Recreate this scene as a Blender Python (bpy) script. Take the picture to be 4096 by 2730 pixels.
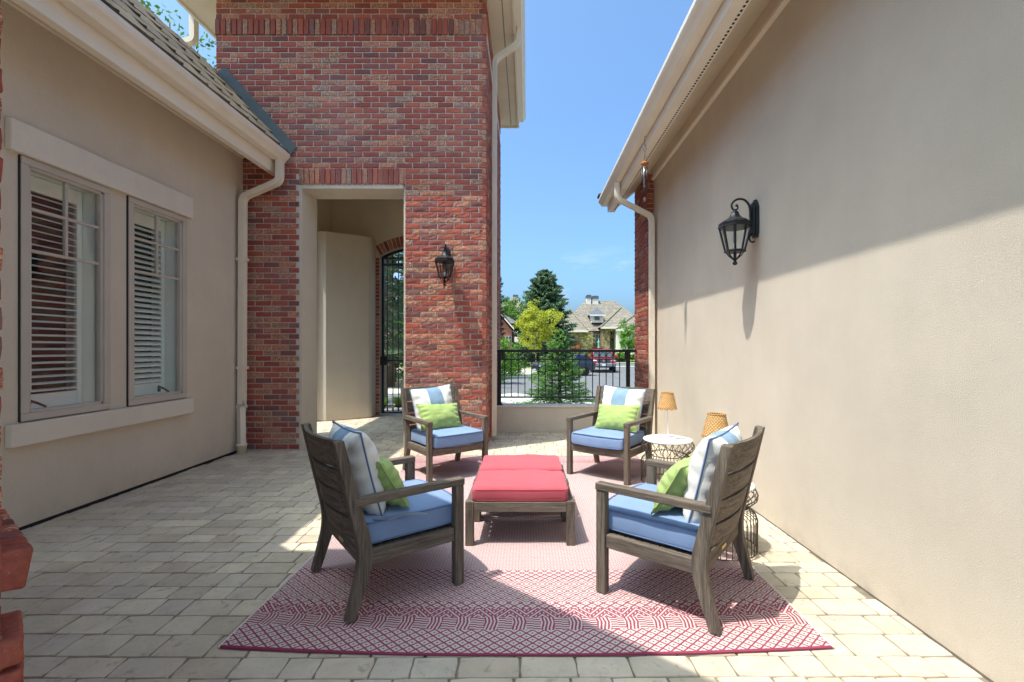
import bpy, bmesh, math, random
import numpy as np
from mathutils import Vector, Matrix, Euler, noise as mnoise
R = math.radians
for o in list(bpy.data.objects): bpy.data.objects.remove(o)
S = bpy.context.scene
C = S.collection

# ------------------------------------------------------------------ camera, sky, sun, exposure
F = 1850.0                       # focal length in photograph pixels (4096 wide)
EYE = 1.26
cam = bpy.data.cameras.new('camera'); camo = bpy.data.objects.new('camera', cam); C.objects.link(camo)
cam.sensor_width = 36; cam.lens = 36*F/4096
cam.shift_x = (2048-2110)/4096; cam.shift_y = (1390-1365)/4096
cam.clip_start = .05; cam.clip_end = 2000
camo.location = (0, 0, EYE); camo.rotation_euler = (R(90), 0, 0)
S.camera = camo
SUN = Vector((.36, .22, -1.0)).normalized()          # direction the light travels
elev = math.asin(-SUN.z); azim = math.atan2(-SUN.x, -SUN.y)
W = bpy.data.worlds.new('World'); S.world = W; W.use_nodes = True
nt = W.node_tree; nt.nodes.clear()
wo = nt.nodes.new('ShaderNodeOutputWorld'); bg = nt.nodes.new('ShaderNodeBackground')
sky = nt.nodes.new('ShaderNodeTexSky'); sky.sky_type = 'NISHITA'; sky.sun_disc = False
sky.sun_elevation = elev; sky.sun_rotation = azim; sky.altitude = 0; sky.air_density = .8; sky.dust_density = 4.9; sky.ozone_density = 6.0
tn = nt.nodes.new('ShaderNodeMix'); tn.data_type = 'RGBA'; tn.blend_type = 'MULTIPLY'; tn.inputs[0].default_value = 1; tn.inputs[7].default_value = (.73, .95, 1.0, 1)
nt.links.new(sky.outputs[0], tn.inputs[6])
tc = nt.nodes.new('ShaderNodeTexCoord'); mp = nt.nodes.new('ShaderNodeMapping'); mp.inputs['Scale'].default_value = (1, 1, 3.2); nt.links.new(tc.outputs['Generated'], mp.inputs[0])
cn = nt.nodes.new('ShaderNodeTexNoise'); cn.inputs['Scale'].default_value = 5.5; cn.inputs['Detail'].default_value = 7; cn.inputs['Roughness'].default_value = .6; nt.links.new(mp.outputs[0], cn.inputs['Vector'])
cr_ = nt.nodes.new('ShaderNodeValToRGB'); cr_.color_ramp.elements[0].position = .53; cr_.color_ramp.elements[1].position = .75; nt.links.new(cn.outputs[0], cr_.inputs[0])
sp = nt.nodes.new('ShaderNodeSeparateXYZ'); nt.links.new(tc.outputs['Generated'], sp.inputs[0])
bd_ = nt.nodes.new('ShaderNodeMapRange'); bd_.inputs[1].default_value = .22; bd_.inputs[2].default_value = .08; nt.links.new(sp.outputs[2], bd_.inputs[0])
fm = nt.nodes.new('ShaderNodeMath'); fm.operation = 'MULTIPLY'; nt.links.new(cr_.outputs[0], fm.inputs[0]); nt.links.new(bd_.outputs[0], fm.inputs[1])
cm_ = nt.nodes.new('ShaderNodeMix'); cm_.data_type = 'RGBA'; nt.links.new(fm.outputs[0], cm_.inputs[0]); nt.links.new(tn.outputs[2], cm_.inputs[6]); cm_.inputs[7].default_value = (3.0, 3.3, 3.6, 1)
nt.links.new(cm_.outputs[2], bg.inputs[0]); nt.links.new(bg.outputs[0], wo.inputs[0])
bg.inputs[1].default_value = .124
sl = bpy.data.lights.new('sun', 'SUN'); sl.energy = 2.0; sl.angle = R(.55); sl.color = (1, .955, .88)
so = bpy.data.objects.new('sun', sl); C.objects.link(so)
so.rotation_euler = SUN.to_track_quat('-Z', 'Y').to_euler(); so.location = (-4, -3, 12)
S.view_settings.view_transform = 'Standard'; S.view_settings.look = 'None'
S.view_settings.exposure = 1.57; S.view_settings.gamma = 1
S.render.engine = 'CYCLES'
S.cycles.max_bounces = 14; S.cycles.diffuse_bounces = 9; S.cycles.transparent_max_bounces = 16; S.cycles.use_denoising = True

# ------------------------------------------------------------------ helpers
def lin(r, g, b):
    f = lambda c: (c/255/12.92) if c/255 <= .04045 else ((c/255+.055)/1.055)**2.4
    return (f(r), f(g), f(b), 1)

class MB:
    def __init__(s): s.v = []; s.f = []; s.r = []
    def add(s, vs, fs, r=0.0):
        b = len(s.v); s.v += [tuple(v) for v in vs]; s.f += [tuple(i+b for i in f) for f in fs]; s.r += [r]*len(vs)
        return s
    def box(s, x0, x1, y0, y1, z0, z1, r=0.0, M=None):
        vs = [Vector((x, y, z)) for z in (z0, z1) for y in (y0, y1) for x in (x0, x1)]
        if M is not None: vs = [M @ v for v in vs]
        return s.add(vs, [(0,2,3,1),(4,5,7,6),(0,1,5,4),(2,6,7,3),(0,4,6,2),(1,3,7,5)], r)
    def prism(s, pts, ax, a, b, r=0.0, M=None):
        n = len(pts); vs = []
        for t in (a, b):
            for p, q in pts:
                vs.append(Vector({'x': (t,p,q), 'y': (p,t,q), 'z': (p,q,t)}[ax]))
        if M is not None: vs = [M @ v for v in vs]
        fs = [tuple(range(n)), tuple(range(2*n-1, n-1, -1))]+[(i, i+n, (i+1) % n+n, (i+1) % n) for i in range(n)]
        return s.add(vs, fs, r)
    def tube(s, path, rad, n=8, closed=False, sec=None, up=None, r=0.0):
        P = [Vector(p) for p in path]; m = len(P); T = []
        for i in range(m):
            if closed: t = P[(i+1) % m]-P[i-1]
            else: t = P[min(i+1, m-1)]-P[max(i-1, 0)]
            if not closed and 0 < i < m-1:
                t = (P[i+1]-P[i]).normalized()+(P[i]-P[i-1]).normalized()
            T.append(t.normalized())
        u = Vector(up) if up else (Vector((0,0,1)) if abs(T[0].z) < .9 else Vector((1,0,0)))
        u = (u-T[0]*u.dot(T[0])).normalized(); b0 = len(s.v); rr = rad if isinstance(rad, (list, tuple)) else [rad]*m
        if sec is None: sec = [(math.cos(2*math.pi*k/n), math.sin(2*math.pi*k/n)) for k in range(n)]
        k = len(sec); vs = []
        for i in range(m):
            u = (u-T[i]*u.dot(T[i])).normalized(); w = T[i].cross(u)
            st = 1.0
            if not closed and 0 < i < m-1:
                c = T[i].dot((P[i]-P[i-1]).normalized()); st = 1/max(c, .5)
            for a, b in sec: vs.append(P[i]+(u*a+w*b)*rr[i]*(1 if st == 1 else 1+(st-1)*.5))
        fs = []
        for i in range(m if closed else m-1):
            j = (i+1) % m
            for q in range(k): fs.append((i*k+q, i*k+(q+1) % k, j*k+(q+1) % k, j*k+q))
        if not closed: fs += [tuple(range(k-1, -1, -1)), tuple(range((m-1)*k, m*k))]
        return s.add(vs, fs, r)
    def lathe(s, prof, n=16, c=(0,0,0), ph=0.0, r=0.0, scal=None):
        vs = []; c = Vector(c); m = len(prof)
        for q, z in prof:
            for k in range(n):
                a = 2*math.pi*k/n+ph; rr = q*(1 if scal is None else scal(a, z))
                vs.append(c+Vector((rr*math.cos(a), rr*math.sin(a), z)))
        fs = [(i*n+k, i*n+(k+1) % n, (i+1)*n+(k+1) % n, (i+1)*n+k) for i in range(m-1) for k in range(n)]
        fs += [tuple(range(n-1, -1, -1)), tuple(range((m-1)*n, m*n))]
        return s.add(vs, fs, r)
    def mesh(s, name, mat=None, smooth=False, recalc=True):
        me = bpy.data.meshes.new(name); me.from_pydata(s.v, [], s.f)
        if recalc:
            bm = bmesh.new(); bm.from_mesh(me); bmesh.ops.recalc_face_normals(bm, faces=bm.faces); bm.to_mesh(me); bm.free()
        if any(s.r):
            a = me.attributes.new('rnd', 'FLOAT', 'POINT'); a.data.foreach_set('value', s.r)
        if mat: me.materials.append(M[mat] if isinstance(mat, str) else mat)
        if smooth: me.polygons.foreach_set('use_smooth', [True]*len(me.polygons))
        me.update(); return me
    def build(s, name, mat, parent=None, smooth=False, bevel=0, seg=2, recalc=True):
        return put(name, s.mesh(name, mat, smooth, recalc), parent, bevel, seg)

def put(name, me, parent=None, bevel=0, seg=2, mw=None):
    o = bpy.data.objects.new(name, me); C.objects.link(o)
    if parent is not None: o.parent = parent
    if mw is not None: o.matrix_basis = mw
    if bevel:
        m = o.modifiers.new('bevel', 'BEVEL'); m.width = bevel; m.segments = seg; m.limit_method = 'ANGLE'; m.angle_limit = R(40)
    return o
def npmesh(name, co, quads, mat, rnd=None, smooth=False):
    me = bpy.data.meshes.new(name); nv = len(co); k = quads.shape[1]; nf = len(quads)
    me.vertices.add(nv); me.vertices.foreach_set('co', np.ascontiguousarray(co, dtype=np.float32).ravel())
    me.loops.add(nf*k); me.loops.foreach_set('vertex_index', np.ascontiguousarray(quads, dtype=np.int32).ravel())
    me.polygons.add(nf); me.polygons.foreach_set('loop_start', np.arange(nf, dtype=np.int32)*k)
    if rnd is not None:
        a = me.attributes.new('rnd', 'FLOAT', 'POINT'); a.data.foreach_set('value', np.ascontiguousarray(rnd, dtype=np.float32))
    me.materials.append(M[mat]); me.update(calc_edges=True); me.validate()
    if smooth: me.polygons.foreach_set('use_smooth', [True]*len(me.polygons))
    return me
def tag(o, label=None, cat=None, group=None, kind=None):
    if label: o['label'] = label
    if cat: o['category'] = cat
    if group: o['group'] = group
    if kind: o['kind'] = kind
    return o
def thing(name, label, cat, loc=(0,0,0), rz=0, group=None):
    o = bpy.data.objects.new(name, None); C.objects.link(o); o.location = loc; o.rotation_euler = (0, 0, rz); o.empty_display_size = .1
    return tag(o, label, cat, group)
def copy_tree(o, parent=None):
    c = o.copy(); C.objects.link(c); c.parent = parent
    for ch in list(o.children): copy_tree(ch, c)
    return c
def rbox(sx, sy, sz, r, n=8, fn=None, center=(0,0,0)):
    """rounded box surface (co, quads); fn deforms a point"""
    mb = MB(); h = Vector((sx/2, sy/2, sz/2)); idx = {}; vs = []; fs = []
    def pt(p):
        key = tuple(round(c, 5) for c in p)
        if key in idx: return idx[key]
        q = Vector((p[0]*h.x, p[1]*h.y, p[2]*h.z))
        inn = Vector((max(-h.x+r, min(h.x-r, q.x)), max(-h.y+r, min(h.y-r, q.y)), max(-h.z+r, min(h.z-r, q.z))))
        d = q-inn
        if d.length > 1e-9: q = inn+d.normalized()*r
        if fn: q = fn(q)
        idx[key] = len(vs); vs.append(q+Vector(center)); return idx[key]
    def g(k, L):
        e = r/L                       # cluster near edges
        ins = [-1, -1+e*.3, -1+e*.65, -1+e]; mid = [-1+e+(2-2*e)*i/k for i in range(1, k)]
        return ins+mid+[-a for a in reversed(ins)]
    gx, gy, gz = g(n, h.x), g(n, h.y), g(2, h.z)
    for A, B, f in ((gx, gy, lambda a, b, s: (a, b, s)), (gx, gz, lambda a, b, s: (a, s, b)), (gy, gz, lambda a, b, s: (s, a, b))):
        for sgn in (-1, 1):
            for i in range(len(A)-1):
                for j in range(len(B)-1):
                    fs.append((pt(f(A[i], B[j], sgn)), pt(f(A[i+1], B[j], sgn)), pt(f(A[i+1], B[j+1], sgn)), pt(f(A[i], B[j+1], sgn))))
    mb.add(vs, fs); return mb

# ------------------------------------------------------------------ material graph
class G:
    def __init__(s, name):
        s.m = bpy.data.materials.new(name); s.m.use_nodes = True; s.t = s.m.node_tree; s.t.nodes.clear()
        s.out = s.n('ShaderNodeOutputMaterial')
    def n(s, t, **k):
        x = s.t.nodes.new(t)
        for a, b in k.items(): setattr(x, a, b)
        return x
    def L(s, v, sock):
        if hasattr(v, 'links') or hasattr(v, 'is_linked'): s.t.links.new(v, sock)
        elif isinstance(v, (tuple, list)) and len(v) == 3 and sock.type == 'RGBA': sock.default_value = (*v, 1)
        else: sock.default_value = v
    def ma(s, op, a, b=0.0, c=0.0, clamp=False):
        x = s.n('ShaderNodeMath', operation=op, use_clamp=clamp); s.L(a, x.inputs[0]); s.L(b, x.inputs[1])
        if op in ('WRAP', 'COMPARE', 'MULTIPLY_ADD', 'PINGPONG', 'SMOOTH_MIN'): s.L(c, x.inputs[2])
        return x.outputs[0]
    def pos(s): return s.n('ShaderNodeNewGeometry').outputs['Position']
    def obj(s): return s.n('ShaderNodeTexCoord').outputs['Object']
    def sep(s, v):
        x = s.n('ShaderNodeSeparateXYZ'); s.L(v, x.inputs[0]); return x.outputs
    def sc(s, v, k):
        x = s.n('ShaderNodeMapping'); s.L(v, x.inputs[0]); x.inputs['Scale'].default_value = k if isinstance(k, tuple) else (k, k, k); return x.outputs[0]
    def noise(s, v, scale, det=3, rough=.55, out=0, dist=0):
        x = s.n('ShaderNodeTexNoise'); s.L(v, x.inputs['Vector']); x.inputs['Scale'].default_value = scale; x.inputs['Detail'].default_value = det
        x.inputs['Roughness'].default_value = rough; x.inputs['Distortion'].default_value = dist; return x.outputs[out]
    def vor(s, v, scale, feat='F1', out=0, rand=1):
        x = s.n('ShaderNodeTexVoronoi', feature=feat); s.L(v, x.inputs['Vector']); x.inputs['Scale'].default_value = scale; x.inputs['Randomness'].default_value = rand
        return x.outputs[out]
    def ramp(s, f, stops, const=False):
        x = s.n('ShaderNodeValToRGB'); s.L(f, x.inputs[0]); e = x.color_ramp
        if const: e.interpolation = 'CONSTANT'
        while len(e.elements) < len(stops): e.elements.new(.5)
        for k, (p, c) in zip(e.elements, stops):
            k.position = p; k.color = (c, c, c, 1) if not isinstance(c, tuple) else (c if len(c) == 4 else (*c, 1))
        return x.outputs[0]
    def mix(s, f, a, b, mode='MIX'):
        x = s.n('ShaderNodeMix', data_type='RGBA', blend_type=mode); s.L(f, x.inputs[0]); s.L(a, x.inputs[6]); s.L(b, x.inputs[7]); return x.outputs[2]
    def rnd(s):
        a = s.n('ShaderNodeAttribute', attribute_name='rnd').outputs['Fac']; o = s.n('ShaderNodeObjectInfo').outputs['Random']
        return s.ma('FRACT', s.ma('ADD', a, o))
    def attr(s): return s.n('ShaderNodeAttribute', attribute_name='rnd').outputs['Fac']
    def bump(s, h, st=.3, d=.01):
        x = s.n('ShaderNodeBump'); x.inputs['Strength'].default_value = st; x.inputs['Distance'].default_value = d; s.L(h, x.inputs['Height']); return x.outputs[0]
    def pr(s, col, rough=.7, nrm=None, metal=0, spec=.5, **k):
        x = s.n('ShaderNodeBsdfPrincipled'); s.L(col, x.inputs['Base Color']); s.L(rough, x.inputs['Roughness']); x.inputs['Metallic'].default_value = metal
        x.inputs['Specular IOR Level'].default_value = spec
        if nrm is not None: s.L(nrm, x.inputs['Normal'])
        for a, b in k.items(): s.L(b, x.inputs[a.replace('_', ' ')])
        s.t.links.new(x.outputs[0], s.out.inputs[0]); return x
M = {}
def simple(name, col, rough=.6, nz=.12, ns=8, bs=.0, bscale=200, metal=0, spec=.4, coord='obj'):
    g = G(name); v = g.obj() if coord == 'obj' else g.pos()
    c = g.mix(g.ramp(g.noise(v, ns, 4), [(.3, 0.0), (.7, 1.0)]), tuple(x*(1-nz) for x in col[:3]), tuple(min(1, x*(1+nz)) for x in col[:3]))
    nrm = g.bump(g.noise(v, bscale, 2), bs, .002) if bs else None
    g.pr(c, rough, nrm, metal, spec); M[name] = g.m
def stucco(name, col):
    g = G(name); v = g.pos()
    big = g.ramp(g.noise(v, 1.1, 6, .65), [(.28, .89), (.72, 1.05)]); fine = g.ramp(g.noise(v, 260, 2), [(.3, .90), (.7, 1.08)])
    streak = g.ramp(g.noise(g.sc(v, (5, 5, .35)), 1, 4), [(.35, .985), (.6, 1.01)])
    k = g.ma('MULTIPLY', g.ma('MULTIPLY', big, fine), streak)
    c = g.mix(1.0, col, k, 'MULTIPLY')
    dz = g.ma('MULTIPLY', g.ramp(g.sep(v)[2], [(.0, 1.0), (.16, 0.0)]), g.ramp(g.noise(v, 7, 5, .7), [(.4, 0.0), (.75, .35)])); c = g.mix(dz, c, lin(140, 126, 104))
    h = g.ma('ADD', g.noise(v, 420, 2), g.noise(v, 210, 3, .65))
    g.pr(c, .92, g.bump(h, .6, .005), spec=.2); M[name] = g.m
stucco('stucco', lin(214, 201, 182)); stucco('stucco_trim', lin(226, 216, 200))
simple('trim', lin(228, 218, 200), .55, .04, 2, .12, 60)
simple('gutter_paint', lin(228, 218, 200), .4, .05, 3)
simple('downspout_paint', lin(224, 212, 190), .45, .05, 5)
simple('soffit', lin(214, 202, 180), .7, .06, 3, .1, 80)
simple('dark_gap', (.012, .011, .010, 1), .9)
simple('iron', (.008, .008, .009, 1), .42, .2, 30, .05, 300)
simple('lantern_metal', (.012, .013, .015, 1), .35, .25, 40, .08, 200, spec=.5)
simple('window_frame', lin(182, 172, 160), .5, .05, 4)
simple('gasket', (.02, .018, .018, 1), .5)
simple('shutter_white', lin(238, 238, 232), .5, .03, 4)
simple('handle_bronze', (.09, .07, .05, 1), .4)
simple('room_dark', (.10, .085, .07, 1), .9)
simple('flashing', lin(96, 100, 98), .7, .12, 6, .12, 30, spec=.15)
simple('roof_under', (.04, .037, .033, 1), .9)
simple('concrete', lin(196, 188, 172), .9, .08, 3, .2, 60, coord='pos')
simple('concrete_pale', lin(184, 178, 166), .9, .06, 2, .2, 60, coord='pos')
simple('joint', lin(124, 113, 98), .95, .2, 25, .4, 120, coord='pos')
simple('chrome', (.55, .55, .56, 1), .25, metal=1)
simple('steel_dark', (.05, .05, .055, 1), .35, metal=.6)
simple('cedar', lin(176, 104, 52), .5, .15, 20)
simple('white_top', lin(236, 234, 229), .35, .02, 3)
simple('wire_metal', lin(84, 77, 68), .45, .1, 50, metal=.3)
simple('lamp_white', lin(232, 230, 226), .4)
simple('brass', lin(190, 165, 100), .35, metal=.8)
simple('porcelain', lin(225, 222, 214), .4)
def mk_brick():
    g = G('brick'); v = g.pos(); h = g.rnd()
    base = g.ramp(h, [(0, lin(164,88,72)), (.16, lin(148,80,68)), (.28, lin(178,98,76)), (.40, lin(156,88,75)), (.55, lin(146,92,84)), (.66, lin(168,92,74)), (.78, lin(138,100,92)), (.82, lin(156,82,68)), (.93, lin(130,82,74))], True)
    n1 = g.noise(v, 55, 4, .65); base = g.mix(1.0, base, g.ramp(n1, [(.3, .72), (.65, 1.12)]), 'MULTIPLY')
    h2 = g.ma('FRACT', g.ma('MULTIPLY', h, 13.7)); flk = g.ma('GREATER_THAN', h2, .70)
    st = g.ramp(g.noise(g.sc(v, (60, 60, 95)), 1, 4, .7, dist=1.4), [(.50, 0.0), (.57, 1.0)])
    base = g.mix(g.ma('MULTIPLY', g.ma('MULTIPLY', st, flk), .85), base, lin(214, 182, 142))
    pit = g.ramp(g.noise(v, 420, 2), [(.30, .6), (.40, 1.0)]); base = g.mix(.7, base, g.mix(1.0, base, pit, 'MULTIPLY'))
    few = g.ramp(g.noise(v, 130, 3, .6), [(.66, 0.0), (.72, .5)])
    base = g.mix(few, base, lin(196, 160, 130))
    dust = g.ramp(g.noise(v, 1.1, 4, .6), [(.5, 0.0), (.8, .16)]); base = g.mix(dust, base, lin(190, 170, 160))
    g.pr(base, .88, g.bump(g.ma('ADD', g.ma('ADD', g.noise(v, 160, 4, .7), g.noise(v, 45, 2)), g.ma('MULTIPLY', g.noise(v, 700, 2), .6)), .45, .003), spec=.15); M['brick'] = g.m
mk_brick()
g = G('mortar'); v = g.pos(); g.pr(g.mix(g.noise(v, 30, 4), lin(184, 172, 161), lin(212, 199, 186)), .95, g.bump(g.noise(v, 150, 3), .5, .003), spec=.15); M['mortar'] = g.m
def mk_paver():
    g = G('paver'); v = g.pos(); h = g.rnd()
    base = g.ramp(h, [(0, lin(207,192,169)), (.25, lin(192,178,158)), (.5, lin(212,197,170)), (.75, lin(186,170,147)), (1, lin(203,188,163))])
    base = g.mix(1.0, base, g.ramp(g.noise(v, 5, 6, .7), [(.3, .80), (.7, 1.07)]), 'MULTIPLY')
    stain = g.ramp(g.noise(v, 16, 5, .7, dist=.6), [(.56, 0.0), (.72, .6)]); base = g.mix(stain, base, lin(128, 118, 102))
    g.pr(base, .85, g.bump(g.ma('ADD', g.noise(v, 45, 4, .65), g.noise(v, 9, 3)), .45, .006), spec=.25); M['paver'] = g.m
mk_paver()
def mk_wood(name, sc, c0, c1):
    g = G(name); v = g.obj(); r = g.n('ShaderNodeObjectInfo').outputs['Random']
    off = g.n('ShaderNodeVectorMath', operation='ADD'); g.L(v, off.inputs[0]); cm = g.n('ShaderNodeCombineXYZ'); g.L(g.ma('MULTIPLY', r, 9.0), cm.inputs[0]); g.L(g.ma('MULTIPLY', r, 5.0), cm.inputs[1]); g.L(cm.outputs[0], off.inputs[1])
    v = g.sc(off.outputs[0], sc)
    n = g.noise(v, 1, 5, .7, dist=.5); n2 = g.noise(v, 4.5, 3, .7)
    c = g.mix(g.ramp(n, [(.34, 0.0), (.66, 1.0)]), c0, c1)
    c = g.mix(1.0, c, g.ramp(n2, [(.35, .68), (.6, 1.08)]), 'MULTIPLY')
    g.pr(c, .75, g.bump(g.ma('ADD', n, n2), .35, .003), spec=.25); M[name] = g.m
wc0, wc1 = lin(78, 68, 59), lin(124, 111, 97)
mk_wood('wood_x', (3, 55, 55), wc0, wc1); mk_wood('wood_y', (55, 3, 55), wc0, wc1); mk_wood('wood_z', (55, 55, 3), wc0, wc1)
def fabric(name, col, stripe=None, half=.08, weave=900):
    g = G(name); v = g.obj()
    c = g.mix(g.ramp(g.noise(v, 6, 3), [(.3, 0.0), (.7, 1.0)]), tuple(x*.92 for x in col[:3]), tuple(min(1, x*1.06) for x in col[:3]))
    if stripe:
        x = g.ma('ABSOLUTE', g.sep(v)[0]); c = g.mix(g.ma('LESS_THAN', x, half), c, stripe)
    c = g.mix(1.0, c, g.ramp(g.noise(v, weave, 1), [(.3, .9), (.7, 1.08)]), 'MULTIPLY')
    g.pr(c, .9, g.bump(g.noise(v, weave*.6, 2), .25, .001), spec=.15, Sheen_Weight=.15); M[name] = g.m
fabric('blue_cushion', lin(122, 144, 178)); fabric('blue_piping', lin(98, 118, 154)); fabric('stripe_pillow', lin(216, 213, 206), lin(126, 150, 170), .078)
fabric('green_pillow', lin(152, 172, 102)); fabric('red_cushion', lin(180, 82, 90)); fabric('red_piping', lin(162, 64, 74)); fabric('grey_tie', lin(126, 138, 158))
g = G('glass_pane'); a = g.n('ShaderNodeBsdfTransparent'); a.inputs[0].default_value = (.955, .98, .97, 1); b = g.n('ShaderNodeBsdfGlossy'); b.inputs['Roughness'].default_value = .015
fr = g.n('ShaderNodeLayerWeight'); mx = g.n('ShaderNodeMixShader'); g.t.links.new(g.ma('MULTIPLY_ADD', g.ma('POWER', fr.outputs['Facing'], 4.0), .85, .055), mx.inputs[0]); g.t.links.new(a.outputs[0], mx.inputs[1]); g.t.links.new(b.outputs[0], mx.inputs[2]); g.t.links.new(mx.outputs[0], g.out.inputs[0]); M['glass'] = g.m
g = G('wicker'); v = g.obj(); s_ = g.sep(v); ang = g.ma('ARCTAN2', s_[1], s_[0])
wv = g.ma('MULTIPLY', g.ma('SINE', g.ma('MULTIPLY', ang, 22)), g.ma('SINE', g.ma('MULTIPLY', s_[2], 300)))
c = g.mix(g.ramp(wv, [(.2, 0.0), (.7, 1.0)]), lin(186, 138, 84), lin(240, 206, 150)); c = g.mix(1.0, c, g.ramp(g.noise(v, 90, 3), [(.3, .75), (.7, 1.1)]), 'MULTIPLY')
g.pr(c, .8, g.bump(wv, .6, .004), spec=.2); M['wicker'] = g.m
g = G('roof_tile'); v = g.pos(); h = g.rnd(); c = g.ramp(h, [(0, lin(98,88,74)), (.35, lin(114,102,84)), (.7, lin(88,78,66)), (1, lin(106,96,82))]); c = g.mix(1.0, c, g.ramp(g.noise(v, 14, 5, .7), [(.3, .6), (.7, 1.1)]), 'MULTIPLY')
g.pr(c, .9, g.bump(g.noise(v, 60, 4), .4, .006), spec=.2); M['roof_tile'] = g.m
def leafmat(name, cols, tr=.35):
    g = G(name); h = g.attr(); c = g.ramp(h, [(i/(len(cols)-1), x) for i, x in enumerate(cols)])
    d = g.n('ShaderNodeBsdfPrincipled'); g.L(c, d.inputs[0]); d.inputs['Roughness'].default_value = .6; d.inputs['Specular IOR Level'].default_value = .25
    t = g.n('ShaderNodeBsdfTranslucent'); g.L(c, t.inputs[0]); mx = g.n('ShaderNodeMixShader'); mx.inputs[0].default_value = tr
    g.t.links.new(d.outputs[0], mx.inputs[1]); g.t.links.new(t.outputs[0], mx.inputs[2]); g.t.links.new(mx.outputs[0], g.out.inputs[0]); M[name] = g.m
leafmat('leaf_yellow', [lin(122,134,34), lin(166,172,48), lin(192,192,72), lin(150,158,44)])
leafmat('leaf_green', [lin(52,86,30), lin(84,124,44), lin(108,142,58), lin(66,104,38)])
leafmat('leaf_bright', [lin(70,116,34), lin(104,150,50), lin(130,170,70)])
leafmat('needle_pine', [lin(56,82,58), lin(74,102,70), lin(98,122,88), lin(116,138,102)], .3)
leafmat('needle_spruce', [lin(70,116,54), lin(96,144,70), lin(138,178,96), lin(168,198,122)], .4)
leafmat('leaf_dark', [lin(36,58,38), lin(40,62,36), lin(54,78,46)], .15)
leafmat('leaf_purple', [lin(82,34,42), lin(116,48,56), lin(96,44,52)])
leafmat('grass_blade', [lin(84,116,44), lin(112,142,58), lin(128,152,72)])
simple('bark', lin(104, 90, 76), .95, .3, 14, .6, 40); simple('bark_pale', lin(146, 130, 108), .95, .25, 14, .5, 40)
g = G('lawn'); v = g.pos(); c = g.mix(g.noise(v, .35, 4), lin(106, 132, 50), lin(150, 166, 82)); c = g.mix(1.0, c, g.ramp(g.noise(v, 9, 4, .7), [(.3, .75), (.7, 1.1)]), 'MULTIPLY'); g.pr(c, .95, spec=.1); M['lawn'] = g.m
g = G('asphalt'); v = g.pos(); c = g.mix(g.noise(g.sc(v, (.5, .12, 1)), 1, 5, .65), lin(98, 97, 97), lin(120, 119, 117)); c = g.mix(1.0, c, g.ramp(g.noise(v, 40, 3), [(.3, .88), (.7, 1.08)]), 'MULTIPLY')
crk = g.ramp(g.vor(v, .28, 'DISTANCE_TO_EDGE'), [(.0, .55), (.012, 0.0)]); c = g.mix(crk, c, lin(90, 90, 92)); g.pr(c, .9, spec=.2); M['asphalt'] = g.m
g = G('gravel'); v = g.pos(); c = g.ramp(g.vor(v, 14, out=1), [(0, lin(120,112,104)), (.4, lin(168,160,150)), (1, lin(206,200,190))]); g.pr(c, .95, g.bump(g.vor(v, 14), .8, .03), spec=.2); M['gravel'] = g.m
g = G('mulch'); v = g.pos(); c = g.mix(g.noise(v, 20, 5, .7), lin(112, 102, 86), lin(150, 140, 120)); g.pr(c, .95, spec=.1); M['mulch'] = g.m
def wpos(o):
    p = Vector((0, 0, 0))
    while o is not None: p += o.location; o = o.parent
    return p
def WB(mb, name, mat, parent, **k):        # world-coordinate part under an unrotated parent
    o = mb.build(name, mat, parent, **k); o.location = -wpos(parent); return o

rng = random.Random(7)
XL, XR, YF = -3.49, 1.75, 5.67          # left wall, right wall, brick front

# ------------------------------------------------------------------ bricks
BL, BH, BJ = .1915, .0560, .0117
def brick_variant(seed):
    rr = random.Random(seed); nx, nz = 6, 3; D = .05; vs = []; fs = []
    e = .0032
    xs = [-BL/2+e, -BL/2+.022, -.03, .03, BL/2-.022, BL/2-e]; zs = [-BH/2+e, 0, BH/2-e]
    for iz, z in enumerate(zs):
        for ix, x in enumerate(xs):
            edge = ix in (0, nx-1) or iz in (0, nz-1)
            y = rr.uniform(.0, .0024)+(.0012 if edge else 0)+(rr.random() < .12)*.0035
            vs.append((x+rr.uniform(-.002, .002), y, z+rr.uniform(-.0018, .0018)))
    for iz in range(nz-1):
        for ix in range(nx-1):
            a = iz*nx+ix; fs.append((a, a+1, a+nx+1, a+nx))
    ring = [i for i in range(nx)]+[nx*2-1]+[i for i in range(3*nx-1, 2*nx-1, -1)]+[nx]
    for lvl, (dy, ex) in enumerate(((.0075, 0), (D, 0))):
        for i in ring:
            x, y, z = vs[i]
            X = max(-BL/2, min(BL/2, x*1.0+math.copysign(e, x)*(abs(x) > BL/2-2.2*e))); Z = z+(math.copysign(e, z) if abs(z) > BH/2-2.2*e else 0)
            vs.append((X, dy if lvl else .0065+rr.uniform(0, .002), Z))
    k = len(ring); b = nx*nz
    for j in range(k):
        fs.append((ring[(j+1) % k], ring[j], b+j, b+(j+1) % k)); fs.append((b+(j+1) % k, b+j, b+k+j, b+k+(j+1) % k))
    return vs, fs
BV = [brick_variant(i) for i in range(8)]
BM = []
for vs, fs in BV:
    mb = MB(); mb.add(vs, fs); BM.append(mb.mesh('brick', 'brick'))
def brick_mat(x, y, z, rz=0, soldier=False, sx=1, sz=1):
    m = Matrix.Translation((x, y, z)) @ Matrix.Rotation(rz, 4, 'Z')
    if soldier: m = m @ Matrix.Rotation(R(90), 4, 'Y')
    return m @ Matrix.Diagonal((sx, 1, sz, 1))
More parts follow.
